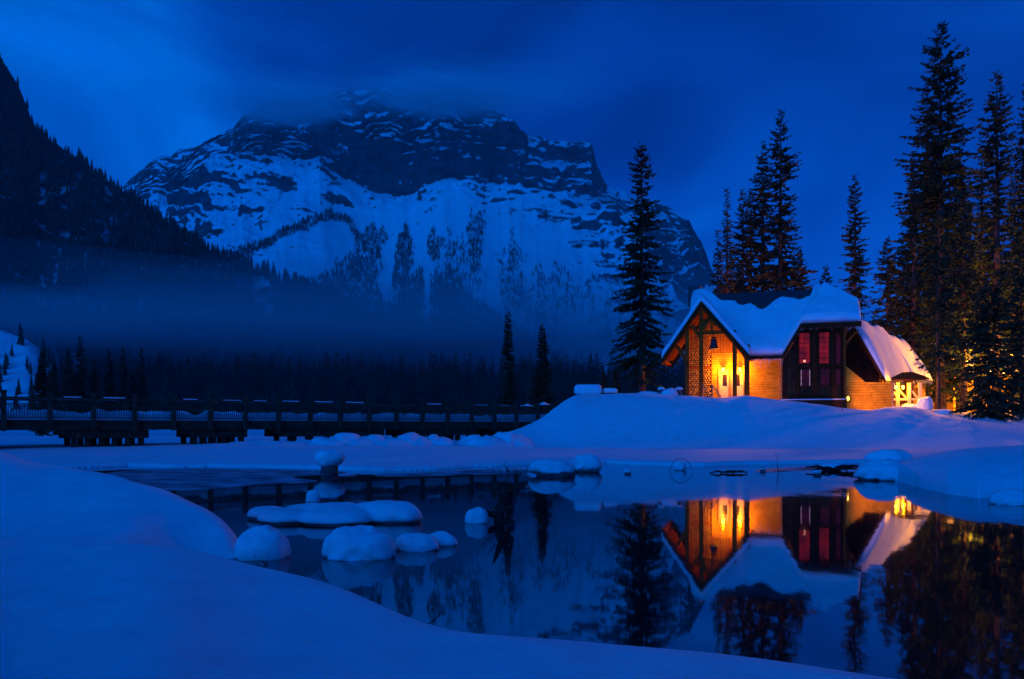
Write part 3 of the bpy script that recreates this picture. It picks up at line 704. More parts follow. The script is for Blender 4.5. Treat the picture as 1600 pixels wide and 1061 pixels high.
def roof_z(x, y):
    ps = (PK-PE)/PR
    porch = PK-np.where(x < 0, (PK-LZ(1033, 562, -1.4))/(-PL), ps)*np.abs(x)
    porch = np.where(y < 6.3, porch, -9)
    ms = (RIDGE-EZ)/6.3
    main = np.minimum(EZ+ms*y, RIDGE-ms*1.0*(y-6.3)); main = np.minimum(main, RIDGE)
    dorm = np.minimum(EZ+1.75*(x-GL), FZ+.95*(y+.6)); dorm = np.minimum(dorm, RIDGE-.0-np.maximum(y-6.3, 0)*ms)
    dorm = np.where(x > GL-.5, dorm, -9)
    right = RIDGE+.1-.72*(x-RR)
    body = np.minimum(np.maximum(main, dorm), right)
    return porch, body
def foot(x, y):   # inside the roof outline
    pf = (x > PL) & (x < PR) & (y > -1.4) & (y < 6.3)
    mf = (x > RL) & (x < GRt) & (y > 0) & (y < 12.4)
    df = (x > GL) & (x < GRt) & (y > -.6) & (y < 3)
    return pf, mf, df
gx = np.linspace(PL-.05, GRt+.05, 230); gy = np.linspace(-1.45, 12.4, 190)
GX, GY = np.meshgrid(gx, gy, indexing='ij')
def roof_h(x, y):
    p, b = roof_z(x, y); pf, mf, df = foot(x, y)
    z = np.full(x.shape, -9.0)
    z = np.where(pf, np.maximum(z, p), z); z = np.where(mf | df, np.maximum(z, b), z)
    # the porch roof stops where the main roof rises over it, and the left end of the main roof is a verge
    return z, z > -8
def roof_mesh(name, off_fn, mask_fn, mat, th_fn, flat=False, edge_soft=False):
    z, ok = roof_h(GX, GY)
    ok = ok & (z > -1.5) & mask_fn(GX, GY, z)
    th = th_fn(GX, GY, z)
    if edge_soft:
        # smooth the snow surface and round it off towards every edge of the outline
        zs = np.where(ok, z, np.nan); d = ok.astype(float)
        for _ in range(9):
            zp = np.pad(zs, 1, mode='edge'); st_ = np.stack([zp[1:-1, 1:-1], zp[:-2, 1:-1], zp[2:, 1:-1], zp[1:-1, :-2], zp[1:-1, 2:]])
            zs = np.where(ok, np.nanmean(st_, 0), np.nan)
        for _ in range(7):
            dp = np.pad(d, 1); d = np.minimum(d, 1)*1.0; d = np.where(ok, (dp[1:-1, 1:-1]+dp[:-2, 1:-1]+dp[2:, 1:-1]+dp[1:-1, :-2]+dp[1:-1, 2:])/5, 0)
        th = th*np.clip(sstep(.15, .95, d), .0, 1)**.55
        top = np.where(ok, np.maximum(zs, z-.4)+th, 0)
    else: top = np.where(ok, z+th, 0)
    bot = np.where(ok, z+off_fn, 0)
    n_, m_ = GX.shape
    cell = ok[:-1, :-1] & ok[1:, :-1] & ok[:-1, 1:] & ok[1:, 1:]
    # no face may bridge a vertical step between roofs
    idx = -np.ones(n_*m_, int); used = np.zeros((n_, m_), bool)
    used[:-1, :-1] |= cell; used[1:, :-1] |= cell; used[:-1, 1:] |= cell; used[1:, 1:] |= cell
    ids = np.flatnonzero(used.ravel()); idx[ids] = np.arange(len(ids)); N = len(ids)
    V = np.concatenate([np.stack([GX.ravel()[ids], GY.ravel()[ids], top.ravel()[ids]], -1), np.stack([GX.ravel()[ids], GY.ravel()[ids], bot.ravel()[ids]], -1)])
    ci, cj = np.nonzero(cell); a = idx[ci*m_+cj]; b = idx[(ci+1)*m_+cj]; c = idx[(ci+1)*m_+cj+1]; d_ = idx[ci*m_+cj+1]
    Fs = [np.stack([a, b, c, d_], -1), np.stack([d_, c, b, a], -1)+N]
    cp = np.pad(cell, 1)
    def side(sel, p, q):
        i, j = np.nonzero(sel); 
        A = idx[(i+p[0])*m_+j+p[1]]; B = idx[(i+q[0])*m_+j+q[1]]
        Fs.append(np.stack([A, A+N, B+N, B], -1))
    side(cell & ~cp[:-2, 1:-1], (0, 1), (0, 0)); side(cell & ~cp[2:, 1:-1], (1, 0), (1, 1))
    side(cell & ~cp[1:-1, :-2], (0, 0), (1, 0)); side(cell & ~cp[1:-1, 2:], (1, 1), (0, 1))
    Fs = np.concatenate(Fs)
    return np_mesh(name, V, Fs, 4, mat, lodge, smooth=edge_soft)
roof_mesh('roof', -.22, lambda x, y, z: z > -99, M['shingle'], lambda x, y, z: z*0)
def bare(x, y, z):
    # where the snow has slid off below the main ridge
    dn = (RIDGE-z)
    xs = (x-RL)/(RR-RL)
    lim = 1.25+1.1*np.exp(-((xs-.60)/.09)**2)+.6*np.exp(-((xs-.45)/.05)**2)+.3*np.exp(-((xs-.9)/.06)**2)+.15*fbm(x*1.6, x*0, 5, 3)
    lim = np.where(xs < .27, -.9+xs*8, lim); lim = np.where(xs > .97, 1.5-(xs-.97)*30, lim)
    return (dn > lim) | (y > 8.5) 
roof_mesh('roof_snow', .004, bare, M['roof_snow'], lambda x, y, z: .62+.22*fbm(x*.5, y*.5, 15, 3)+.10*fbm(x*1.8, y*1.8, 17, 4), edge_soft=True)
# barge boards
bb = MB()
def barge(mb, p, q, y, h=.42, t=.10):
    p = Vector((p[0], y, p[1])); q = Vector((q[0], y, q[1])); n_ = Vector((0, 0, -h))
    mb.prism([p, q, q+n_, p+n_], (0, -t, 0))
ZL = LZ(1033, 562, -1.4)
barge(bb, (0, PK-.02), (PL-.02, ZL-.02), -1.42); barge(bb, (0, PK-.025), (PR+.02, PE-.02), -1.425)
bb.build('barge_board', M['dark_wood'], lodge)
bb = MB(); barge(bb, (GL, EZ-.02), (GL+(FZ-EZ)/1.75, FZ-.02), -.62, .4); 
barge(bb, (GL+(FZ-EZ)/1.75+.004, FZ-.022), (GRt, FZ-.022), -.625, .35)
bb.build('barge_board', M['dark_wood'], lodge)
# gutter board between the gables
MB().box(PR, GL, -.06, -.002, EZ-.26, EZ-.0).build('fascia', M['dark_wood'], lodge)

# porch posts and framing
WY = 1.9      # plane of the porch back wall and of the main front wall
def post(px, y, ztop, wd=.3, mat=None): 
    x = LX(px, y); return MB().box(x-wd/2, x+wd/2, y-wd/2, y+wd/2, B0, ztop).build('post', mat or M['beam'], lodge, bevel=.015)
psl = (PK-ZL)/(-PL); psr = (PK-PE)/PR
for px, y in ((1074, -1.05), (1096, -1.0), (1148, -1.0), (1167, -1.05)):
    x = LX(px, y); zt = PK-(psl*-x if x < 0 else psr*x)-.38
    if px == 1074: zt = LZ(px, 512, y)
    post(px, y, zt, .34 if px != 1167 else .4)
def beamL(name, a, b, wd=.2, h=.22, mat=None): return MB().beam(a, b, wd, h).build(name, mat or M['beam'], lodge, bevel=.012)
tz = LZ(1110, 520, -1)
beamL('tie_beam', (LX(1090, -1), -1, tz), (LX(1150, -1), -1, tz-.002), .28, .3)
beamL('tie_beam', (LX(1062, -.6), -.6, LZ(1070, 512, -1)), (LX(1096, -.6), -.6, LZ(1070, 512, -1)), .2, .22, M['dark_wood'])
beamL('tie_beam', (LX(1148, -.6), -.6, LZ(1160, 540, -1)), (LX(1172, -.6), -.6, LZ(1160, 540, -1)), .2, .2)
for (a, b) in (((1081, 508), (1096, 530)), ((1058, 540), (1076, 572)), ((1124, 505), (1147, 535)), ((1098, 505), (1112, 496)), ((1150, 535), (1166, 560)), ((1098, 515), (1112, 490)), ((1112, 500), (1120, 508))):
    beamL('brace', (LX(a[0], -1.1), -1.1, LZ(a[0], a[1], -1.1)), (LX(b[0], -1.1), -1.1, LZ(b[0], b[1], -1.1)), .24, .28)
beamL('king_post', (LX(1112, -.9), -.9, tz), (LX(1112, -.9), -.9, LZ(1112, 488, -.9)), .2, .2)
# rafters under both slopes, one behind another
for y in (-1.15, -.45, .3, 1.05, 1.8, 2.5):
    beamL('rafter', (-.03, y, PK-.40), (PL+.12, y, ZL-.20), .14, .26)
    beamL('rafter', (.03, y+.001, PK-.402), (PR-.1, y+.001, PE-.22), .14, .26)
for f in (.28, .62, .93):
    beamL('purlin', (PL*f, -1.3, PK-psl*-PL*f-.45), (PL*f, 4, PK-psl*-PL*f-.45), .16, .16)
# soffit planks (warm wood underside of the porch roof)
sp = MB()
for s_, e, ez in ((-1, PL, ZL), (1, PR, PE)):
    sp.prism([(0, -1.38, PK-.235), (e, -1.38, ez-.235), (e, -1.38, ez-.265), (0, -1.38, PK-.265)], (0, 5.5, 0))
sp.build('soffit', M['beam'], lodge)

# walls
mw = MB(); wx0, wx1 = LX(1172, WY)-.3, GL+1.2
mw.box(wx0, wx1, WY, WY+.3, B0, EZ+1.2); mw.build('wall', M['siding'], lodge, label='lamplit orange log wall right of the porch')
cn = MB(); 
for px in (1220,): cn.box(LX(px, WY)-.1, LX(px, WY)+.12, WY-.12, WY, B0, EZ+.3)
cn.build('corner_board', M['wood'], lodge)
# back wall of porch: gable of planks above, plastered siding below
zsp = LZ(1120, 552, WY); xa, xb = LX(1077, WY), wx0-.003
gp = MB(); gp.prism([(xa, WY+.02, zsp), (xb, WY+.02, zsp), (min(xb, PR-.4), WY+.02, PK-psr*min(xb, PR-.4)-.3), (0, WY+.02, PK-.3), (xa, WY+.02, PK-psl*-xa-.3)], (0, .25, 0))
gp.build('gable_wall', M['planks'], lodge)
xl = LX(1112, WY)
MB().box(xl, xb, WY, WY+.25, B0, zsp-.004).build('wall', M['siding'], lodge)
# stack of log ends filling the left bays
MB().box(xa, xl-.003, WY+.05, WY+.25, B0, zsp-.004).build('wall', M['dark_wood'], lodge)
le = MB(); rl = random.Random(4); zt = LZ(1090, 508, WY)
pitch = .2; zrow = B0+.2; row = 0
while zrow < zt:
    x = xa+.1+(row % 2)*pitch/2
    while x < xl-.1:
        r_ = rl.uniform(.055, .083); c_ = Vector((x+rl.uniform(-.015, .015), WY+.05, zrow+rl.uniform(-.015, .015)))
        le.cyl(c_, c_+Vector((rl.uniform(-.01, .01), -.14-rl.uniform(0, .06), rl.uniform(-.01, .01))), r_, r_*.97, 7)
        x += pitch
    zrow += pitch*.9; row += 1
le.build('log_end_wall', noise_mat('log_end', (.42, .22, .02), (.75, .45, .06), 12, .7, .3, .005), lodge, label='wall face of stacked round log ends')
lv = MB(); z_ = LZ(1100, 575, WY); lv.box(xa, xl, WY-.17, WY+.05, z_-.12, z_+.12); lv.build('rail', M['beam'], lodge)
# west side wall of the lodge behind the porch
MB().box(xa-.25, xa-.003, WY+.0, 11.8, B0, EZ+.6).build('wall', M['siding'], lodge)
MB().box(xa, GRt-.6, 11.5, 11.8, B0, EZ+.6).build('wall', M['siding'], lodge)
# doors
def door(px0, px1, py0, py1, pane):
    x0, x1 = LX(px0, WY), LX(px1, WY); z1 = LZ((px0+px1)/2, py0, WY); z0 = LZ((px0+px1)/2, py1, WY)
    d = MB().box(x0, x1, WY-.06, WY, z0, z1).build('door', M['door'], lodge)
    fr = MB(); fr.box(x0-.1, x0, WY-.1, WY, z0, z1+.1); fr.box(x1, x1+.1, WY-.1, WY, z0, z1+.1); fr.box(x0, x1, WY-.1, WY, z1, z1+.1)
    fr.build('door_frame', M['wood'], d)
    a0, a1 = LX(pane[0], WY), LX(pane[1], WY); c1, c0 = LZ(pane[0], pane[2], WY), LZ(pane[0], pane[3], WY)
    MB().box(a0, a1, WY-.075, WY-.06, c0, c1).build('pane', M['dark_glass'], d)
    MB().cyl((x1-.12, WY-.06, (z0+z1)/2-.1), (x1-.12, WY-.14, (z0+z1)/2-.1), .035, n=8).build('handle', M['iron'], d)
M['door'] = noise_mat('door_paint', (.55, .42, .2), (.65, .5, .26), 8, .5, .1, .003)
door(1143, 1161, 578, 622, (1147, 1156, 585, 603)); door(1124, 1138, 578, 622, (1129, 1136, 585, 603))
# dark window front
FY = .35
xf0, xf1 = GL+.05, LX(1320, FY); fb = MB()
ztl = FZ-.35
xk = GL+(FZ-EZ)/1.75
fb.prism([(xf0, FY, B0), (xf1, FY, B0), (xf1, FY, ztl), (xk+.2, FY, ztl), (xf0, FY, EZ-.35)], (0, .25, 0))
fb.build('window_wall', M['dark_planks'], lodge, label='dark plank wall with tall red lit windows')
MB().box(xf1-.25, xf1, FY+.25, 6, B0, ztl).build('wall', M['dark_planks'], lodge)
fr = []
def hbeam(px0, px1, py, h=.2, y=FY-.1, nm='beam', mat=None):
    x0, x1 = LX(px0, y), LX(px1, y); z = LZ((px0+px1)/2, py, y)
    MB().box(x0, x1, y-.08, y+.1, z-h/2, z+h/2).build(nm, mat or M['dark_wood'], lodge)
hbeam(1224, 1247, 572, .22); hbeam(1250, 1318, 572, .2); hbeam(1248, 1334, 511, .25); hbeam(1222, 1320, 620, .18, FY-.2)
for px, wd in ((1246, .2), (1272.5, .42), (1301, .24), (1317, .16), (1224, .2)):
    x = LX(px, FY-.15); MB().box(x-wd/2, x+wd/2, FY-.22, FY-.003, B0, (FZ-.4 if px > 1230 else EZ-.4)).build('post', M['dark_wood'], lodge)
def win(px0, px1, py0, py1, glass, nv=2, nh=6, lab=None):
    y = FY; x0, x1 = LX(px0, y), LX(px1, y); z1, z0 = LZ(px0, py0, y), LZ(px0, py1, y)
    f_ = MB(); t = .07
    f_.box(x0-t, x0, y-.1, y-.002, z0-t, z1+t); f_.box(x1, x1+t, y-.1, y-.002, z0-t, z1+t); f_.box(x0, x1, y-.1, y-.002, z0-t, z0); f_.box(x0, x1, y-.1, y-.002, z1, z1+t)
    for i in range(1, nv): x = x0+(x1-x0)*i/nv; f_.box(x-.018, x+.018, y-.07, y-.035, z0, z1)
    for i in range(1, nh): z = z0+(z1-z0)*i/nh; f_.box(x0, x1, y-.072, y-.034, z-.018, z+.018)
    f = f_.build('window', M['dark_wood'], lodge); 
    if lab: f['label'] = lab
    MB().box(x0, x1, y-.03, y-.004, z0, z1).build('pane', glass, f)
    return f, x0, x1, z0, z1
f0_ = win(1249, 1265, 521, 568, M['red_glass'], lab='tall red lit window left of the thick post')[0]
_w1 = LX(1257, FY); MB().lathe((_w1, FY-.04, LZ(1257, 566, FY)), [(.02, 0), (.10, .03), (.07, .16), (.02, .18)], 10).build('table_lamp', glow('table_lamp_glow', (1, .35, .12), 1.6), f0_)
win(1280, 1295, 520, 568, M['red_glass'], lab='tall red lit window right of the thick post')
win(1306, 1313, 522, 568, M['dim_glass'], 1)
f, x0, x1, z0, z1 = win(1251, 1266, 578, 603, M['dim_glass'], 2, 3, lab='lower window edged by two pale curtains')
cu = MB(); cu.box(x0+.01, x0+.07, FY-.034, FY-.031, z0, z1); cu.box(x1-.07, x1-.01, FY-.034, FY-.031, z0, z1)
cu.build('curtain', glow('curtain_glow', (.8, .35, .25), .35), f)  # curtains emit a glow of their own in place of room light
win(1282, 1296, 577, 601, M['dim_glass'], 2, 3); win(1306, 1313, 577, 601, M['dim_glass'], 1, 3)
# outer corner post with braces and the balcony floor
px_ = LX(1320, -.3)
MB().box(px_-.07, px_+.07, -.37, -.23, B0, FZ-.3).build('post', M['beam'], lodge, label='slim pale corner post under the clipped eave')
beamL('brace', (LX(1322, -.3), -.3, LZ(1322, 536, -.3)), (LX(1341, -.3), -.3, LZ(1341, 516, -.3)), .09, .12)
beamL('brace', (LX(1302, -.3), -.3, LZ(1302, 536, -.3)), (LX(1316, -.3), -.3, LZ(1316, 516, -.3)), .09, .12, M['dark_wood'])
MB().box(GL-.1, px_+.1, -.4, FY-.23, B0, LZ(1270, 625, -.3)).build('deck', M['dark_wood'], lodge)
MB().box(GL-.1, px_+.1, -.42, FY-.24, LZ(1270, 625, -.3)+.003, LZ(1270, 625, -.3)+.08).build('deck_snow', M['snow_small'], lodge)
# chimney on the ridge at left
cx_ = LX(1086, 7)
MB().box(cx_-.55, cx_+.55, 6.4, 7.6, RIDGE-1, LZ(1086, 448, 7)).build('chimney', M['rock'], lodge)
# icicles under the eave
def icicles(nm, x0, x1, y, zf, n_, lmin, lmax, seed, parent):
    ri = random.Random(seed); mb = MB()
    for i in range(n_):
        x = x0+(x1-x0)*(i+ri.random()*.8)/n_; L_ = lmin+(lmax-lmin)*ri.random()**2.2
        z = zf(x); mb.cyl((x, y+ri.uniform(-.05, .05), z), (x+ri.uniform(-.01, .01), y, z-L_), ri.uniform(.018, .035), .003, 6)
    return mb.build('icicles', M['icicle'], parent, smooth=True)
mi, ti, bi = new_mat('icicle'); bi.inputs['Base Color'].default_value = (.75, .8, .85, 1); bi.inputs['Roughness'].default_value = .12; bi.inputs['Transmission Weight'].default_value = .5; bi.inputs['IOR'].default_value = 1.31
M['icicle'] = mi
icicles('icicles', PR-.1, GL+.1, -.05, lambda x: EZ-.2, 34, .12, 1.1, 3, lodge)
icicles('icicles', GL+.2, GL+1.4, -.66, lambda x: EZ+1.75*(x-GL)-.35, 9, .08, .3, 4, lodge)
icicles('icicles', GL+(FZ-EZ)/1.75, GRt-.1, -.64, lambda x: FZ-.34, 40, .05, .28, 8, lodge)
# porch floor and steps rail
MB().box(PL+.5, PR-.2, -1.3, WY, B0, B0+.75).build('porch_floor', M['wood'], lodge)
hr_ = MB(); 
for (a, b) in (((1097, 600), (1111, 620)), ((1112, 601), (1126, 619))):
    hr_.beam((LX(a[0], -1.6), -1.6, LZ(a[0], a[1], -1.6)), (LX(b[0], -1.6), -1.6, LZ(b[0], b[1], -1.6)), .07, .1)
for px, py in ((1098, 601), (1113, 602), (1110, 618), (1125, 618)): x = LX(px, -1.6); hr_.box(x-.05, x+.05, -1.65, -1.55, B0, LZ(px, py, -1.6))
hr_.build('handrail', M['wood'], lodge, label='pale slanted handrails of the porch steps')

# bench on the porch
bt = empty('bench', (0, 0, 0), 0, label='small wooden bench on the porch beside the slanted handrail', cat='bench')
def toworld(lx, ly, z): return Vector((OX+lx*ct+ly*st, OD-lx*st+ly*ct, z+OZ))
bx_ = LX(1122, 1.0); bt.location = toworld(bx_, 1.0, B0+.75); bt.rotation_euler = (0, 0, -TH)
MB().box(-.6, .6, -.22, .22, .42, .48).build('seat', M['beam'], bt); MB().box(-.6, .6, .17, .22, .55, 1.0).build('backrest', M['beam'], bt)
for sx in (-.52, .52): MB().box(sx-.04, sx+.04, -.2, .22, 0, .42).build('leg', M['beam'], bt)

# bell under the gable
bell = empty('bell', toworld(LX(1115, -.9), -.9, LZ(1115, 545, -.9)), -TH, label='big dark iron bell hanging from the tie beam of the porch gable', cat='bell')
MB().lathe((0, 0, 0), [(.42, 0), (.40, .05), (.33, .16), (.27, .4), (.25, .62), (.2, .76), (.08, .84), (0.02, .85)], 24).build('bell_body', M['iron'], bell, smooth=True)
zt_ = tz-.1-LZ(1115, 545, -.9)
MB().box(-.22, .22, -.05, .05, .85, .95).box(-.04, .04, -.04, .04, .95, zt_).build('yoke', M['dark_wood'], bell)
MB().cyl((0, 0, .5), (0, 0, -.05), .03, n=8).build('clapper', M['iron'], bell)

# lamps
def wall_lamp(px, py, ly, label, power, r=.1, hang=.25, loc=None, light=True, colr=(1, .30, .0), soft=1, aim=None):
    loc = loc or toworld(LX(px, ly), ly, LZ(px, py, ly))
    e = empty('porch_lamp', loc, -TH, label=label, cat='lamp')
    MB().lathe((0, 0, -.16), [(.02, 0), (r, .03), (r*1.15, .17), (r, .27), (.02, .3)], 14).build('globe', M['lamp'], e, smooth=True)
    MB().lathe((0, 0, .14), [(r*1.4, 0), (r*1.3, .03), (.03, .1), (.02, .1+hang)], 14).build('cap', M['iron'], e)
    if light:
        l = bpy.data.lights.new('lamp_light', 'SPOT' if aim else 'POINT'); l.energy = power; l.color = colr; l.shadow_soft_size = max(r, .05)*soft
        if aim: l.spot_size = R(aim[1]); l.spot_blend = .6; l.shadow_soft_size = .05
        lo = bpy.data.objects.new('lamp_light', l); col.objects.link(lo); lo.parent = e; lo.location = (0, -r-.14, -.05)
        if aim: lo.rotation_euler = Vector(aim[0]).to_track_quat('-Z', 'Y').to_euler()
    return e
wall_lamp(1130, 577, WY-.35, 'left glowing globe lamp above the porch doors', 680)
wall_lamp(1156, 577, WY-.35, 'right glowing globe lamp above the porch doors', 740)
wall_lamp(1180, 545, 0.9, 'lamp tucked under the eave right of the porch gable', 300, r=.06, aim=((-.1, 1.2, -1), 140))

wall_lamp(0, 0, 0, 'small low lamp at the foot of the slim corner post', 1100, r=.05, hang=.02, loc=P(1325, 622, 59.0), aim=((.95, 1, .0), 130))
# ---------------- side wings: own roofs, joined to the lodge
def wing(O, th, apex_l, half, apexz, eavez, length, wall_h, walls, thick, seedv, lw=None):
    """gable front at local y=0, ridge runs along +y; returns parts under the lodge"""
    c, s = math.cos(th), math.sin(th)
    def W(x, y, z):
        X, Y = O[0]+x*c+y*s, O[1]-x*s+y*c      # world, then into lodge frame
        dx, dy = X-OX, Y-OD
        return Vector((dx*ct-dy*st, dx*st+dy*ct, z-OZ))
    sl = (apexz-eavez)/half
    ns, nl = 40, 44
    for which in ('roof', 'snow'):
        xs = np.linspace(-half, half, ns); ys = np.linspace(-.3, length, nl)
        A, B = np.meshgrid(xs, ys, indexing='ij')
        z = apexz-sl*np.abs(A)+.0*B
        if which == 'snow':
            ex = 1-(np.abs(A)/half)**10; ey = 1-np.clip(np.abs((B+.3)/(length+.3)*2-1), 0, 1)**14
            th_ = thick*(ex*ey)**.5*(1+.35*fbm(A*.8+seedv, B*.6, 30+seedv, 3))+.01
            rz_ = -.25*np.exp(-(A/.35)**2)
            top = z+th_*math.sqrt(1+sl*sl)*.8+rz_; bot = z+.006
        else: top = z; bot = z-.25
        V = []
        for Zg in (top, bot):
            for i in range(ns):
                for j in range(nl): V.append(W(A[i, j], B[i, j], Zg[i, j]))
        N = ns*nl; Fs = []
        for i in range(ns-1):
            for j in range(nl-1):
                a = i*nl+j; Fs.append((a, a+nl, a+nl+1, a+1)); Fs.append((a+1+N, a+nl+1+N, a+nl+N, a+N))
        for i in range(ns-1):
            a = i*nl; Fs.append((a, a+N, a+nl+N, a+nl)); a = i*nl+nl-1; Fs.append((a, a+nl, a+nl+N, a+N))
        for j in range(nl-1):
            a = j; Fs.append((a, a+1, a+1+N, a+N)); a = (ns-1)*nl+j; Fs.append((a, a+N, a+1+N, a+1))
        mb = MB(); mb.v = [tuple(v) for v in V]; mb.f = Fs
        mb.build('roof' if which == 'roof' else 'roof_snow', M['shingle'] if which == 'roof' else M['roof_snow'], lodge, smooth=(which == 'snow'))
    hw = half-walls
    zt = apexz-sl*hw-.26
    front = MB(); f0 = .5
    q = [(-hw, wall_h), (hw, wall_h), (hw, zt), (0, apexz-.3), (-hw, zt)]
    front.prism([W(x, f0, z) for x, z in q], W(0, f0+.2, 0)-W(0, f0, 0)); front.build('gable_wall', M['blackish_planks'], lodge)
    lw_ = MB(); lw_.prism([W(hw, f0, wall_h), W(hw, length-.3, wall_h), W(hw, length-.3, zt), W(hw, f0, zt)], W(-.2, 0, 0)-W(0, 0, 0))
    lw_.prism([W(-hw, f0, wall_h), W(-hw, length-.3, wall_h), W(-hw, length-.3, zt), W(-hw, f0, zt)], W(.2, 0, 0)-W(0, 0, 0))
    lw_.build('wall', M['siding'], lodge)
    bg_ = MB()
    for sx in (-1, 1):
        p, q_ = W(0, -.32, apexz-.02), W(sx*half, -.32, eavez-.02); dn = Vector((0, 0, -.32)); bg_.prism([p, q_, q_+dn, p+dn], W(0, -.4, 0)-W(0, -.32, 0))
    bg_.build('barge_board', M['dark_wood'], lodge)
    icm = MB(); ri = random.Random(seedv)
    for i in range(26):
        y = ri.uniform(0, length); p = W(half, y, eavez-.1); icm.cyl(p, p+Vector((0, 0, -ri.uniform(.1, .5))), .03, .004, 5)
    icm.build('icicles', M['icicle'], lodge, smooth=True)
    return W
# first wing: gable faces left, right slope faces us
def wpt(px, D): return ((px-CX)*D/F, D)
A1 = R(44)
ap = wpt(1336, 63.5); Zap = zy(507, 63.5)
hf = 4.6; Ze1 = zy(594, 61.5)
W1 = wing(ap, A1, 0, 2.45, Zap, Ze1, 6.4, 2.0, .55, .42, 3)
ap2 = wpt(1384, 70.5); W2 = wing(ap2, A1, 0, 2.5, zy(527, 70.5), zy(592, 69), 4.6, 2.0, .5, .36, 6)
# lamplit side wall under the first wing's near slope
p0, p1, p2 = P(1323, 650, 61.3), P(1395, 650, 60.6), None
def LW(v): d = Vector((v.x-OX, v.y-OD, v.z-OZ)); return Vector((d.x*ct-d.y*st, d.x*st+d.y*ct, d.z))
sw = MB(); 
sw.prism([LW(P(1322, 650, 61.4)), LW(P(1394.5, 650, 60.6)), LW(P(1394.5, 598, 60.6)), LW(P(1352, 597, 61.0)), LW(P(1322, 572, 61.4))], (0, .22, 0))
sw.build('wall', M['siding'], lodge, label='orange lamplit end wall under the snowy side roof')
MB().beam(LW(P(1394.5, 650, 60.5)), LW(P(1394.5, 596, 60.5)), .2, .2).build('corner_board', M['wood'], lodge)
# stovepipe and cap on the rear wing
st_ = toworld; pb = P(1379, 524, 68); e = LW(pb)
MB().box(e.x-.35, e.x+.35, e.y-.3, e.y+.3, e.z-1.2, e.z+.1).build('chimney', M['wood'], lodge)
MB().cyl(e+Vector((-.15, 0, .1)), e+Vector((-.15, 0, .8)), .07, n=10).build('stovepipe', M['iron'], lodge)

# ---------------- side porch, lamplit, right of the wings
sp_ = empty('side_porch', P(1418, 640, 62)*1.0, R(-8), label='small open porch with crossed braces glowing yellow right of the lodge', cat='porch')
sp_.location.z = 2.4
def SPx(px): return (px-1418)*62/F
def SPz(py): return zy(py, 62)-2.4
for px, wd in ((1403, .26), (1420, .24), (1436, .24)): MB().box(SPx(px)-wd/2, SPx(px)+wd/2, -wd/2, wd/2, -.8, SPz(598)).build('post', M['door'], sp_)
for (a, b, c, d) in ((1396, 603, 1403, 597), (1404, 607, 1419, 626), (1398, 612, 1403, 622), (1421, 606, 1434, 624)):
    MB().beam((SPx(a), .02, SPz(b)), (SPx(c), .02, SPz(d)), .1, .13).build('brace', M['door'], sp_)
MB().box(SPx(1395), SPx(1442), -.07, .07, SPz(624)-.08, SPz(624)+.08).build('rail', M['door'], sp_)
MB().box(SPx(1395), SPx(1442), .2, 3, -.8, SPz(631)).build('deck', M['wood'], sp_)
rfm = MB(); rfm.prism([(SPx(1396), -.5, SPz(596)), (SPx(1446), -.5, SPz(594)), (SPx(1446), 3, SPz(580)), (SPx(1396), 3, SPz(582))], (0, 0, .15)); rfm.build('roof', M['dark_wood'], sp_)
MB().box(SPx(1396), SPx(1445), 2.7, 2.9, -.8, SPz(588)).build('wall', M['siding'], sp_)
bl = MB()
for i in range(14): x = SPx(1422)+i*.055; bl.box(x, x+.025, -.02, .02, SPz(624), SPz(606))
bl.build('baluster', M['dark_wood'], sp_)
for px, pw, lab in ((1400, 300, 'left bright lamp under the side porch roof'), (1411, 340, 'right bright lamp under the side porch roof')):
    wall_lamp(0, 0, 0, lab, pw, r=.085, loc=P(px, 605, 61.75))

# ================================================================== cabin glimpsed through the right grove
cb = empty('cabin', P(1560, 640, 92), R(12), label='lamplit cabin glimpsed between the trunks of the right grove', cat='house')
cb.location.z = 2.6
MB().box(-6, 8, 0, 6, -.5, 5.2).build('wall', M['siding'], cb)
MB().prism([(-6.6, -.8, 4.9), (-6.6, 3, 8.5), (-6.6, 6.8, 4.9)], (15.2, 0, 0)).build('roof', M['shingle'], cb)
rs = MB(); rs.prism([(-6.65, -.85, 5.0), (-6.65, -.85, 5.4), (-6.65, 3, 9.1), (-6.65, 6.85, 5.4), (-6.65, 6.85, 5.0), (-6.65, 3, 8.55)], (15.3, 0, 0)); rs.build('roof_snow', M['roof_snow'], cb)
for (x, z, ww, hh) in ((-1.6, 2.6, 1.1, 2.0), (2.6, 1.2, 1.0, 1.5), (5.0, 2.5, 1.4, 1.8), (-4.2, 1.2, 1.0, 1.4)):
    wf = MB(); wf.box(x-.08, x, -.08, -.002, z-.08, z+hh+.08); wf.box(x+ww, x+ww+.08, -.08, -.002, z-.08, z+hh+.08); wf.box(x, x+ww, -.08, -.002, z-.08, z); wf.box(x, x+ww, -.08, -.002, z+hh, z+hh+.08)
    wf.box(x+ww/2-.03, x+ww/2+.03, -.06, -.02, z, z+hh)
    f = wf.build('window', M['wood'], cb); MB().box(x, x+ww, -.018, -.003, z, z+hh).build('pane', M['yellow_glass'], f)
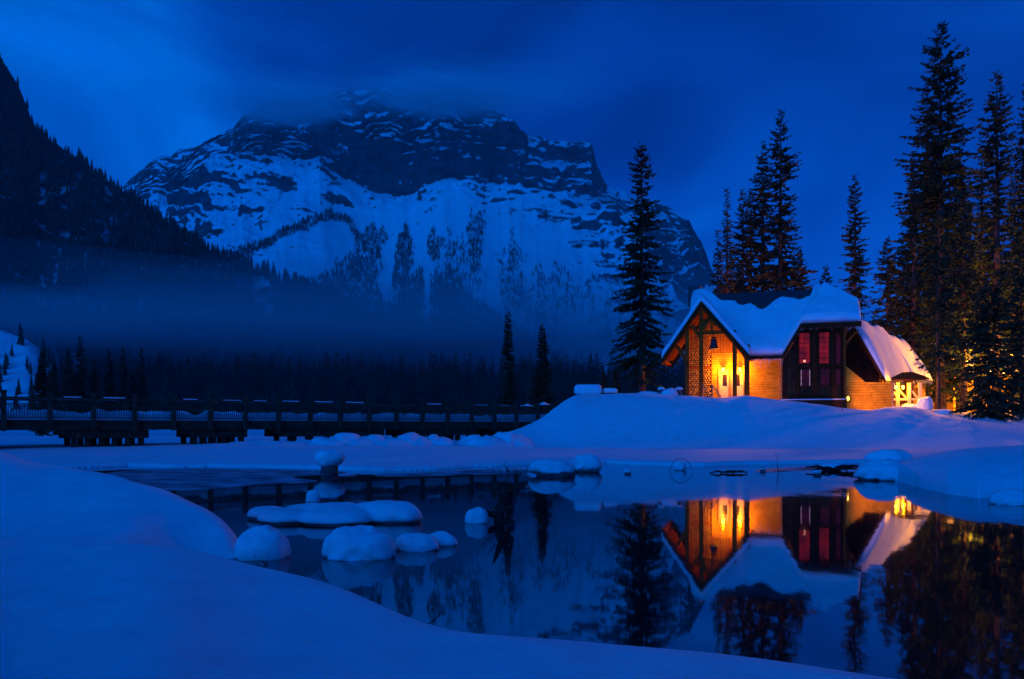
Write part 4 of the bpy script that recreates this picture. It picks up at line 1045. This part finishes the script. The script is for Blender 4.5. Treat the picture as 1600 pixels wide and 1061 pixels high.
def path_lamp(px, D, base, h, label, power, colr=(1, .33, .03)):
    e = empty('lamp_post', ((px-CX)*D/F, D, base), label=label, cat='lamp post', group='lamp posts along the path behind the lodge')
    MB().cyl((0, 0, -.3), (0, 0, h), .05, .04, 10).build('pole', M['iron'], e)
    MB().lathe((0, 0, h), [(.04, 0), (.08, .05), (.10, .24), (.04, .36)], 14).build('lantern', M['soft_lamp'], e, smooth=True)
    MB().lathe((0, 0, h+.362), [(.24, 0), (.2, .06), (.03, .16)], 14).build('cap', M['iron'], e)
    l = bpy.data.lights.new('lamp_light', 'POINT'); l.energy = power; l.color = colr; l.shadow_soft_size = .2
    lo = bpy.data.objects.new('lamp_light', l); col.objects.link(lo); lo.parent = e; lo.location = (0, 0, h+.6)
path_lamp(1511, 70, 2.6, 4.2, 'path lamp behind the trunk beside the side porch', 6000)
path_lamp(1562, 84, 2.9, 3.6, 'path lamp in the trees before the lamplit cabin', 26000)
path_lamp(1583, 67, 2.6, 4.6, 'path lamp by the lit young spruce at the right edge', 8000)
path_lamp(1190, 78, 3.0, 3.4, 'path lamp hidden behind the lodge, lighting the conifers', 9000, (1, .18, .03))
#path_lamp(1062, 66, 3.3, 3.0, 'path lamp left of the porch gable behind the snow bank', 160, (1, .26, .10))

# ================================================================== FOOTBRIDGE
br = empty('footbridge', (-24.9, 39.0, 0), label='long dark timber footbridge with picket railings crossing to the knoll', cat='bridge')
a_, b_ = 1.572, 1.186; dl = math.hypot(a_, b_); dx, dy = a_/dl, b_/dl; nx, ny = -dy, dx       # n points away from camera
br.rotation_euler = (0, 0, math.atan2(dy, dx)); S = dl
br['length_note'] = 'spans the pond outlet'
del br['length_note']
n0, n1 = -7, 18
Lx0, Lx1 = n0*S, n1*S-.4
MB().box(Lx0, Lx1, -.02, .14, 1.43, 1.93).build('girder', M['bridge_beam'], br)
MB().box(Lx0, Lx1, 3.3, 3.46, 1.43, 1.93).build('girder', M['bridge_beam'], br)
MB().box(Lx0, Lx1, .16, 3.28, 1.72, 1.90).build('deck', M['bridge_wood'], br)
# uneven snow along the deck
xs = np.linspace(Lx0, Lx1, 420); ys = np.linspace(.0, 3.4, 26); A, Bm = np.meshgrid(xs, ys, indexing='ij')
edge = np.clip(1-np.abs(Bm/3.4*2-1)**8, 0, 1)**.5
trod = 1-.55*np.exp(-((Bm-1.7)/.7)**2)
Zs = 1.94+edge*(.05+.52*trod*(.75+.6*fbm(A*.9, Bm*.8, 44, 3)))*sstep(0, .4, Bm+.1)
grid_mesh('deck_snow', A, Bm, Zs, M['snow_small'], br)
for n in range(n0, n1+1):
    x = n*S
    if n == n1: x -= .5
    MB().box(x-.11, x+.11, -.24, -.024, 1.38, 3.34).box(x-.13, x+.13, -.26, -.005, 3.34, 3.39).build('post', M['bridge_wood'], br)
    if n < n1:
        rr = MB(); X0, X1 = x+.11, x+S-.11
        if n == n1-1: X1 -= .5
        rr.box(X0, X1, -.17, -.08, 2.98, 3.08); rr.box(X0, X1, -.15, -.10, 2.72, 2.77); rr.box(X0, X1, -.15, -.10, 2.02, 2.07)
        k = 0; xx = X0+.06
        while xx < X1-.04:
            rr.box(xx, xx+.032, -.14, -.112, 2.07, 2.72); xx += .115
        rr.build('railing', M['bridge_wood'], br)
n = 0
while True:
    x = Lx0+n*S*.78
    if x > Lx1: break
    MB().box(x-.16, x+.16, 3.47, 3.62, 1.40, 3.02).build('post', M['bridge_wood'], br)
    n += 1
fr_ = MB().box(Lx0, Lx1, 3.62, 3.70, 2.98, 3.08); fr_.box(Lx0, Lx1, 3.64, 3.68, 2.72, 2.77); fr_.box(Lx0, Lx1, 3.64, 3.68, 2.02, 2.07)
xx = Lx0
while xx < Lx1: fr_.box(xx, xx+.032, 3.645, 3.672, 2.07, 2.72); xx += .115
fr_.build('railing', M['bridge_wood'], br)
# snow lying on the hand rail
hs_ = MB()
for n in range(n0, n1-1):
    if random.random() < .7:
        x = n*S; a0 = random.uniform(.14, .7); a1 = random.uniform(1.2, S-.13); hs_.box(x+a0, x+a1, -.165, -.085, 3.083, 3.083+random.uniform(.02, .06))
for n in range(n0, n1-1):
    x = n*S
    if random.random() < .6: hs_.box(x+.3*random.random()+.12, x+S-.13-.3*random.random(), 3.61, 3.71, 3.083, 3.083+random.uniform(.03, .09))
hs_.build('rail_snow', M['snow_small'], br)
# piers: a cap block on short piles
for (pn, wdn) in ((-3.9, 2.2), (-.9, 2.6), (2.4, 3.2), (5.3, 2.6), (8.9, 5.6), (12.9, 4.6), (16.4, 3.6)):
    x = pn*S; w2 = wdn*S/2*.62
    pr = MB().box(x-w2, x+w2, .2, 3.2, .98, 1.425).build('pier', M['bridge_wood'], br)
    pl_ = MB()
    k = 0; xx = x-w2*.82
    while xx < x+w2*.85: pl_.box(xx-.13, xx+.13, .35, .65, -.3, .976); pl_.box(xx-.13, xx+.13, 2.6, 2.9, -.3, .976); xx += w2*.33
    pl_.build('pile', M['bridge_wood'], pr)
    MB().box(x-w2-.5, x-w2-.02, .1, .5, 1.18, 1.42).build('corbel', M['bridge_beam'], pr)

# snow capped parasols / posts near the bridge end
def parasol(px, py, D, wpx, label):
    loc = P(px, py, D); gz_ = .4; e = empty('garden_umbrella', (loc.x, loc.y, gz_), label=label, cat='umbrella', group='closed low umbrellas behind the bridge end')
    h = loc.z-gz_; r_ = wpx*D/F
    MB().cyl((0, 0, 0), (0, 0, h), .04, n=8).build('pole', M['bridge_wood'], e)
    MB().lathe((0, 0, h-r_*.45), [(r_, 0), (r_*.98, .03), (r_*.5, r_*.22), (.05, r_*.45)], 12).build('canopy', M['snow_small'], e, smooth=True)
parasol(824, 631, 66, 7, 'smaller snow covered umbrella by the bridge end')
parasol(850, 628, 68, 10, 'larger snow covered umbrella at the foot of the narrow spruce')

# ================================================================== boulders with snow caps
def blob(c, rx, ry, rz, seed, flat=.0, amp=.12, nu=40, nv=24, freq=1.6, under=.25):
    """rounded lump: squashed sphere with noise; the underside is pulled in"""
    u = np.linspace(0, 2*math.pi, nu, endpoint=False); v = np.linspace(-math.pi/2, math.pi/2, nv)
    Uu, Vv = np.meshgrid(u, v, indexing='ij')
    cv = np.clip(np.cos(Vv), 0, 1)**.82; x = np.cos(Uu)*cv; y = np.sin(Uu)*cv; z = np.sin(Vv); z = np.sign(z)*np.abs(z)**.85
    nn = fbm(x*freq+seed*3.1, (y+z*.7)*freq+seed, seed, 4)
    r = 1+amp*nn*2
    z2 = np.where(z < 0, z*under, z)
    return x*rx*r, y*ry*r, z2*rz*r*(1-flat*0), nu, nv
def blob_mb(c, rx, ry, rz, seed, taper=0, **k):
    x, y, z, nu, nv = blob(c, rx, ry, rz, seed, **k)
    tp = 1+taper*np.minimum(z/rz, .2); x = x*tp; y = y*tp
    V = []; Fs = []
    for i in range(nu):
        for j in range(nv): V.append((c[0]+x[i, j], c[1]+y[i, j], c[2]+z[i, j]))
    for i in range(nu):
        for j in range(nv-1):
            a = i*nv+j; b = ((i+1) % nu)*nv+j; Fs.append((a, b, b+1, a+1))
    mb = MB(); mb.v = V; mb.f = Fs; return mb
def boulder(px, pyb, wpx, hpx, label, seed, rock_frac=.35, depth=.8, overhang=1.08, group=None, z0=0, mush=False, dd=None):
    D = dd or (CH-z0)*F/(pyb-HY); s = D/F; hw = wpx*s/2; H = hpx*s
    e = empty('boulder', ((px-CX)*s, D+hw*depth*.6, z0), label=label, cat='boulder', group=group)
    rh = H*rock_frac
    if mush:
        rk = blob_mb((0, 0, rh*.4), hw*.6, hw*.6, rh*1.1, seed, under=.9, amp=.15)
        cp = blob_mb((0, 0, H-(H-rh)*.52), hw, hw*depth, (H-rh)*.52, seed+1, under=1.0, amp=.09, taper=.12, nu=56, nv=36)
    else:
        rk = blob_mb((0, 0, rh*.25), hw*.86, hw*depth*.86, rh*1.15, seed, under=.9, amp=.12)
        cp = blob_mb((0, 0, rh*.85), hw*overhang, hw*depth*overhang, H-rh*.85, seed+1, under=.22+rock_frac*.7, amp=.13, freq=1.15, nu=64, nv=40)
    rk.build('rock', M['rock'], e, smooth=True)
    cp.build('snow_cap', M['snow_small'], e, smooth=True)
    return e
GP = 'snow capped boulders in the pond'
boulder(512, 741, 46, 38, 'mushroom shaped boulder with a wide overhanging snow cap in the pond', 1, .30, mush=True, group=GP)
boulder(487, 783, 21, 17, 'tiny round snow capped stone in front of the mushroom boulder', 2, .1, group=GP)
boulder(867, 745, 70, 27, 'wide low boulder with snow on top, left one of the pair near the far bank', 3, .45, group=GP, overhang=.98)
boulder(918, 738, 43, 27, 'rounder boulder of the pair near the far bank, touching the wide one', 4, .4, group=GP)
boulder(981, 741, 12, 8, 'small dark stone alone in the water right of the boulder pair', 5, .6, group=GP)
boulder(1063, 735, 17, 15, 'small snowy stone under the arched twig', 6, .3, group=GP)
boulder(745, 818, 32, 22, 'small snow capped stone beside the driftwood stump', 7, .15, group=GP)
boulder(556, 874, 102, 48, 'large domed snow capped boulder at the middle of the near pond', 8, .12, group=GP, overhang=1.03)
boulder(650, 861, 64, 25, 'low snow capped rock right of the large domed boulder', 9, .12, group=GP)
boulder(688, 853, 46, 19, 'small elongated snowy rock behind the low one, farthest right of the four', 10, .2, group=GP)
boulder(404, 873, 76, 44, 'rounded snow boulder against the left snow bank', 11, .1, group=GP, depth=1)
boulder(1396, 722, 66, 20, 'flat domed snowy boulder at the right shore by the pale strip', 12, .3, group=GP)
boulder(1385, 751, 76, 34, 'snow boulder at the water edge of the right shore', 13, .25, group=GP, depth=.9)
boulder(1590, 789, 64, 24, 'snow lump in the water at the right picture edge', 14, .1, group=GP)
boulder(1193, 737, 10, 6, 'pebble sized dark stone left of the driftwood pile', 17, .8, group=GP)
boulder(1278, 743, 12, 8, 'little dark stone in front of the driftwood pile', 15, .7, group=GP)
boulder(1302, 735, 30, 11, 'low snowy stone beside the driftwood pile', 16, .4, group=GP)
# the long snow covered bar of rocks
bar = empty('rock_bar', P(500, 822, (CH)*F/(822-HY)), label='long snow covered bar of rocks stretching into the pond from the left bank', cat='rocks')
rkm = MB(); cap = MB(); Db = bar.location.y; s_ = Db/F
sb = MB()
for (px, py, w_, h_, yo) in ((385, 822, 70, 17, .6), (435, 824, 90, 18, 0), (460, 806, 120, 18, .9), (520, 826, 120, 22, -.1), (560, 818, 90, 25, .4), (600, 822, 100, 30, .2), (625, 820, 56, 26, .1), (500, 814, 110, 24, .5)):
    x = (px-500)*s_; hw = w_*s_/2
    m_ = blob_mb((x, yo+.5, .04), hw, hw*.55+.15, h_*s_, int(px), under=.12, amp=.07); sb.add(m_.v, m_.f)
    m_ = blob_mb((x, yo+.5, -.03), hw*.95, (hw*.55+.15)*.95, .1, int(px)+1, under=.6, amp=.05); rkm.add(m_.v, m_.f)
bsn = sb.build('snow_cover', M['snow_small'], bar, smooth=True)
rm = bsn.modifiers.new('r', 'REMESH'); rm.mode = 'VOXEL'; rm.voxel_size = .035; rm.use_smooth_shade = True
sm = bsn.modifiers.new('s', 'SMOOTH'); sm.iterations = 10; sm.factor = .6
rkm.build('rock', M['rock'], bar, smooth=True)

# snowy lumps round the porches and the lit boulder
boulder(1447, 640, 21, 22, 'round snow lump lit bright yellow at the foot of the lamplit trunk', 21, .1, dd=60.5, z0=zy(640, 60.5), depth=1)
boulder(1425, 641, 26, 10, 'low snow lump in front of the side porch', 22, .1, dd=61, z0=zy(641, 61), depth=1)
boulder(1473, 646, 36, 9, 'flat snow heap lit by the path lamp, right of the bare trunk', 23, .1, dd=61, z0=zy(648, 61), depth=1)
boulder(1016, 617, 36, 8, 'long snow heap left of the capped garden posts', 24, .05, dd=60, z0=zy(619, 60), depth=1)
boulder(1047, 617, 22, 11, 'snow heap between the two capped garden posts', 25, .05, dd=60, z0=zy(618, 60), depth=1)

def boxy(c, rx, ry, rz, seed, e=.42, nu=56, nv=28):
    u = np.linspace(0, 2*math.pi, nu, endpoint=False); v = np.linspace(-math.pi/2, math.pi/2, nv); Uu, Vv = np.meshgrid(u, v, indexing='ij')
    sp_w = lambda a, p: np.sign(a)*np.abs(a)**p
    x = sp_w(np.cos(Uu), e)*sp_w(np.cos(Vv), e); y = sp_w(np.sin(Uu), e)*sp_w(np.cos(Vv), e); z = sp_w(np.sin(Vv), e+.2)
    r = 1+.10*fbm(x*1.4+seed, (y+z)*1.4, seed, 4)
    mb = MB(); mb.v = [(c[0]+x[i, j]*rx*r[i, j], c[1]+y[i, j]*ry*r[i, j], c[2]+z[i, j]*rz*r[i, j]) for i in range(nu) for j in range(nv)]
    mb.f = [(i*nv+j, ((i+1) % nu)*nv+j, ((i+1) % nu)*nv+j+1, i*nv+j+1) for i in range(nu) for j in range(nv-1)]
    return mb
# snow laden bench and table on the knoll
bn = empty('bench', ((919-CX)*60/F, 60, zy(622, 60)), label='garden bench under a thick slab of snow on the left of the knoll', cat='bench')
k_ = 60/F
MB().box(-20*k_, 20*k_, -.25, .3, 2.6*k_, 4*k_).build('seat', M['dark_wood'], bn)
for sx in (-15, 15): MB().box(sx*k_-.05, sx*k_+.05, -.2, .25, -.5, 2.6*k_).build('leg', M['dark_wood'], bn)
MB().box(-19*k_, 17*k_, .22, .28, 5*k_, 12*k_).build('backrest', M['dark_wood'], bn)
sc_ = boxy((0, 0, 12.8*k_), 21*k_, .5, 8.6*k_, 33); sc_.build('snow_cap', M['snow_small'], bn, smooth=True)
tb_ = empty('garden_table', ((954-CX)*60/F, 60.3, zy(622, 60)), label='small round table with a snow cushion beside the garden bench', cat='table')
MB().cyl((0, 0, 6*k_), (0, 0, 7.5*k_), 11*k_, n=20).build('tabletop', M['dark_wood'], tb_)
for t in range(3):
    a = t*2.1+.5; MB().beam((math.cos(a)*.3, math.sin(a)*.3, -.4), (math.cos(a)*.15, math.sin(a)*.15, 6*k_), .07, .07).build('leg', M['dark_wood'], tb_)
boxy((0, 0, 11.5*k_), 11*k_, 11*k_, 4.3*k_, 35).build('snow_cap', M['snow_small'], tb_, smooth=True)
# capped garden posts (low lanterns)
for px, lab in ((1033, 'left stone garden post with a round snow cap beside the lodge gable'), (1061, 'right stone garden post with a round snow cap next to the porch post')):
    e = empty('garden_post', ((px-CX)*60.5/F, 60.5, zy(618, 60.5)), label=lab, cat='post', group='snow capped garden posts')
    MB().lathe((0, 0, -.4), [(.2, 0), (.26, .1), (.24, .8), (.18, .85)], 14).build('body', M['rock'], e, smooth=True)
    blob_mb((0, 0, .46), .28, .28, .2, 5+px, under=.2, amp=.03, nu=20, nv=12).build('snow_cap', M['snow_small'], e, smooth=True)

# ================================================================== driftwood, twigs, bushes
def branchy(mb, p, d, L_, r, depth_, rg, curl=.35, gravity=0.0):
    pts = [Vector(p)]; rs_ = [r]; d = Vector(d).normalized(); nseg = 5
    for i in range(nseg):
        d = (d+Vector((rg.uniform(-1, 1), rg.uniform(-1, 1), rg.uniform(-1, 1)+gravity))*curl*.5).normalized()
        pts.append(pts[-1]+d*L_/nseg); rs_.append(max(r*(1-(i+1)/nseg*.8), .003))
        if depth_ > 0 and rg.random() < .75:
            nd = (d+Vector((rg.uniform(-1, 1), rg.uniform(-1, 1), rg.uniform(-.4, 1)))*.9).normalized()
            branchy(mb, pts[-1], nd, L_*rg.uniform(.4, .65), rs_[-1]*.65, depth_-1, rg, curl, gravity)
    mb.tube(pts, rs_, 6)
rg_ = random.Random(12)
st = empty('driftwood_stump', (P(780, 815, (CH)*F/(815-HY)).x, (CH)*F/(815-HY), 0), label='dark twisted driftwood stump sticking out of the pond', cat='driftwood')
sm_ = MB(); sw_ = 13.7/F
sm_.tube([(.02, 0, -.2), (.0, 0, .12), (.06, .02, .3), (-.02, .0, .5), (-.10, .02, .72)], [.11, .09, .07, .05, .015], 8)
sm_.tube([(.02, 0, .1), (-.15, -.05, .14), (-.28, -.1, .2), (-.36, -.08, .16)], [.07, .055, .03, .01], 7)
sm_.tube([(.03, 0, .30), (.10, 0, .42), (.08, .02, .55), (.13, .05, .66)], [.045, .035, .02, .006], 7)
sm_.tube([(.04, 0, .24), (.14, -.05, .22), (.24, -.1, .30), (.22, -.1, .42)], [.05, .04, .022, .006], 7)
for i in range(9): branchy(sm_, (rg_.uniform(-.1, .1), 0, rg_.uniform(.1, .45)), (rg_.uniform(-1, 1), rg_.uniform(-.5, .5), rg_.uniform(.1, 1)), rg_.uniform(.14, .3), .013, 1, rg_)
sm_.build('stump', M['twig'], st, smooth=True)
def bush(name, px, pyb, D, base_z, hpx, wpx, n_, label, seed, cat='shrub', r=.012, dep=2, curl=.4, up=1.0):
    rg = random.Random(seed); k = D/F; mb = MB(); e = (px-CX)*k
    for i in range(n_):
        a = rg.uniform(-1, 1)
        branchy(mb, (a*wpx*k*.3, rg.uniform(-.2, .2), -.05), (a*wpx/hpx*.8, rg.uniform(-.4, .4), up), hpx*k*rg.uniform(.6, 1.05), r, dep, rg, curl)
    o = mb.build(name, M['twig'], None, smooth=True); o.location = (e, D, base_z); tag(o, label, cat); return o
bush('bare_shrub', 1345, 640, 58.6, zy(645, 58.6), 42, 40, 7, 'bare leafless shrub in front of the orange end wall', 5)
bush('bare_shrub', 1300, 636, 58, zy(640, 58), 12, 22, 4, 'low bare twigs poking from the snow below the window wall', 6)
bush('bare_shrub', 1320, 650, 57, zy(652, 57), 38, 8, 2, 'tall thin twig beside the slim corner post', 8, dep=1)
bush('fallen_twigs', 800, 736, 28, .0, 16, 66, 9, 'tangle of fallen twigs on the ice left of the boulder pair', 9, 'twigs', .02, 2, .6, .35)
bush('fallen_twigs', 1010, 728, 30, .0, 4, 34, 6, 'flat twigs along the ice edge right of the boulder pair', 10, 'twigs', .015, 1, .4, .2)
bush('dead_twig', 1217, 741, 28, -.0, 32, 6, 1, 'single thin upright twig standing in the far water', 11, 'twig', .014, 1, .15)
bush('dead_twig', 428, 882, 9.4, .0, 22, 40, 3, 'dark twig lying in the water by the left snow bank', 13, 'twigs', .008, 1, .4, .6)
bush('dead_twig', 610, 862, 10.4, .0, 5, 26, 3, 'short dark twig between the domed boulder and the low rock', 14, 'twigs', .008, 1, .4, .2)
# arched twig
at = MB(); k = 29/F
at.tube([(math.cos(math.pi*(1.12-1.05*t/18))*17*k, .02*math.sin(t), (math.sin(math.pi*(1.12-1.05*t/18))*19-1)*k) for t in range(19)], [.011]*19, 5)
o = at.build('arched_twig', M['twig'], None, smooth=True); o.location = ((1064-CX)*k, 29, .02); tag(o, 'thin twig arching over the small snowy stone', 'twig')
# driftwood pile
dp = MB(); rg = random.Random(3)
for i in range(14):
    x = rg.uniform(-.7, .8); z = rg.uniform(.02, .16); a = rg.uniform(-.4, .4); L_ = rg.uniform(.3, .8)
    dp.tube([(x-L_/2, rg.uniform(-.2, .2), z), (x, rg.uniform(-.2, .2), z+.05), (x+L_/2*math.cos(a), rg.uniform(-.2, .2), z+L_/2*math.sin(a)*.4)], [.03, .045, .015], 6)
o = dp.build('driftwood_pile', M['twig'], None, smooth=True); o.location = ((1305-CX)*29/F, 29, 0); tag(o, 'low pile of dark driftwood at the far water edge', 'driftwood')
dp = MB()
for i in range(6):
    x = rg.uniform(-.4, .4); dp.tube([(x-.3, rg.uniform(-.1, .1), .02), (x, 0, .08), (x+.25, rg.uniform(-.1, .1), .03)], [.02, .04, .015], 6)
o = dp.build('driftwood', M['twig'], None, smooth=True); o.location = ((1140-CX)*27.5/F, 27.5, 0); tag(o, 'short driftwood pieces in the water below the lodge', 'driftwood')

# ================================================================== air: mist banks and haze
def ellipsoid(name, c, r, dens, colr, seed=0, **k):
    import bmesh
    bm = bmesh.new(); bmesh.ops.create_icosphere(bm, subdivisions=5, radius=1)
    for v in bm.verts:
        f = 1+.14*math.sin(v.co.x*5+seed*1.9+c[0]*.01)*math.cos(v.co.y*4+1)+.09*math.sin(v.co.z*7+v.co.x*9+seed)+.05*math.sin(v.co.x*19+v.co.z*11+seed)
        v.co = Vector((v.co.x*r[0]*f, v.co.y*r[1]*f, v.co.z*r[2]*f))
    me = bpy.data.meshes.new(name); bm.to_mesh(me); bm.free()
    for p in me.polygons: p.use_smooth = True
    me.materials.append(vol_mat(name+'_air', dens, colr)); o = bpy.data.objects.new(name, me); o.location = c; col.objects.link(o)
    return tag(o, kind='stuff', **k)
grey = (.62, .62, .64); white = (.97, .97, .97)
for i, (rz_, nm_) in enumerate(((9, 'innermost core'), (15, 'second layer'), (22, 'third layer'), (30, 'fourth layer'), (39, 'fifth layer'), (50, 'sixth layer'), (62, 'outermost faint layer'))):
    ry_ = 120+9*i; ellipsoid('mist', (-215+i*9, 640+i*9, 74+i*1.5), (290+i*36, ry_, rz_), .27/(2*ry_)*(1.9 if i < 5 else 1.1), grey, label=nm_+' of the mist bank over the lake', cat='mist', seed=i)
for i, (rz_, nm_) in enumerate(((14, 'core'), (26, 'middle layer'), (40, 'faint rim'))):
    ellipsoid('mist', (90, 800+i*10, 62+i*4), (240+i*60, 130+i*20, rz_), .0016-.0003*i, grey, label=nm_+' of the mist patch below the right flank of the mountain', cat='mist', seed=10+i)
for q_, (c, r, nm_) in enumerate(((P(455, 166, 2780), (190, 150, 36), 'left'), (P(690, 152, 2780), (240, 150, 40), 'middle'))):
    for i, (f_, dn, lv) in enumerate(((1, .008, 'core'), (1.25, .004, 'inner layer'), (1.55, .0018, 'middle layer'), (1.95, .0009, 'outer layer'), (2.4, .0005, 'faintest rim'))):
        ellipsoid('cloud', Vector(c)+Vector((i*22*(1 if q_ else -1), i*8, i*12)), (r[0]*f_, r[1]*(.7+.3*f_), r[2]*f_), dn, white, label=f'{lv} of the cloud on the {nm_} summit', cat='cloud', seed=q_*7+i)
hz = MB().box(-4800, 4800, -40, 5200, -3, 2600).build('haze', vol_mat('haze_air', .00006, (.8, .8, .8)))
hz['kind'] = 'stuff'; hz['label'] = 'thin blue evening haze over the lake'; hz['category'] = 'haze'
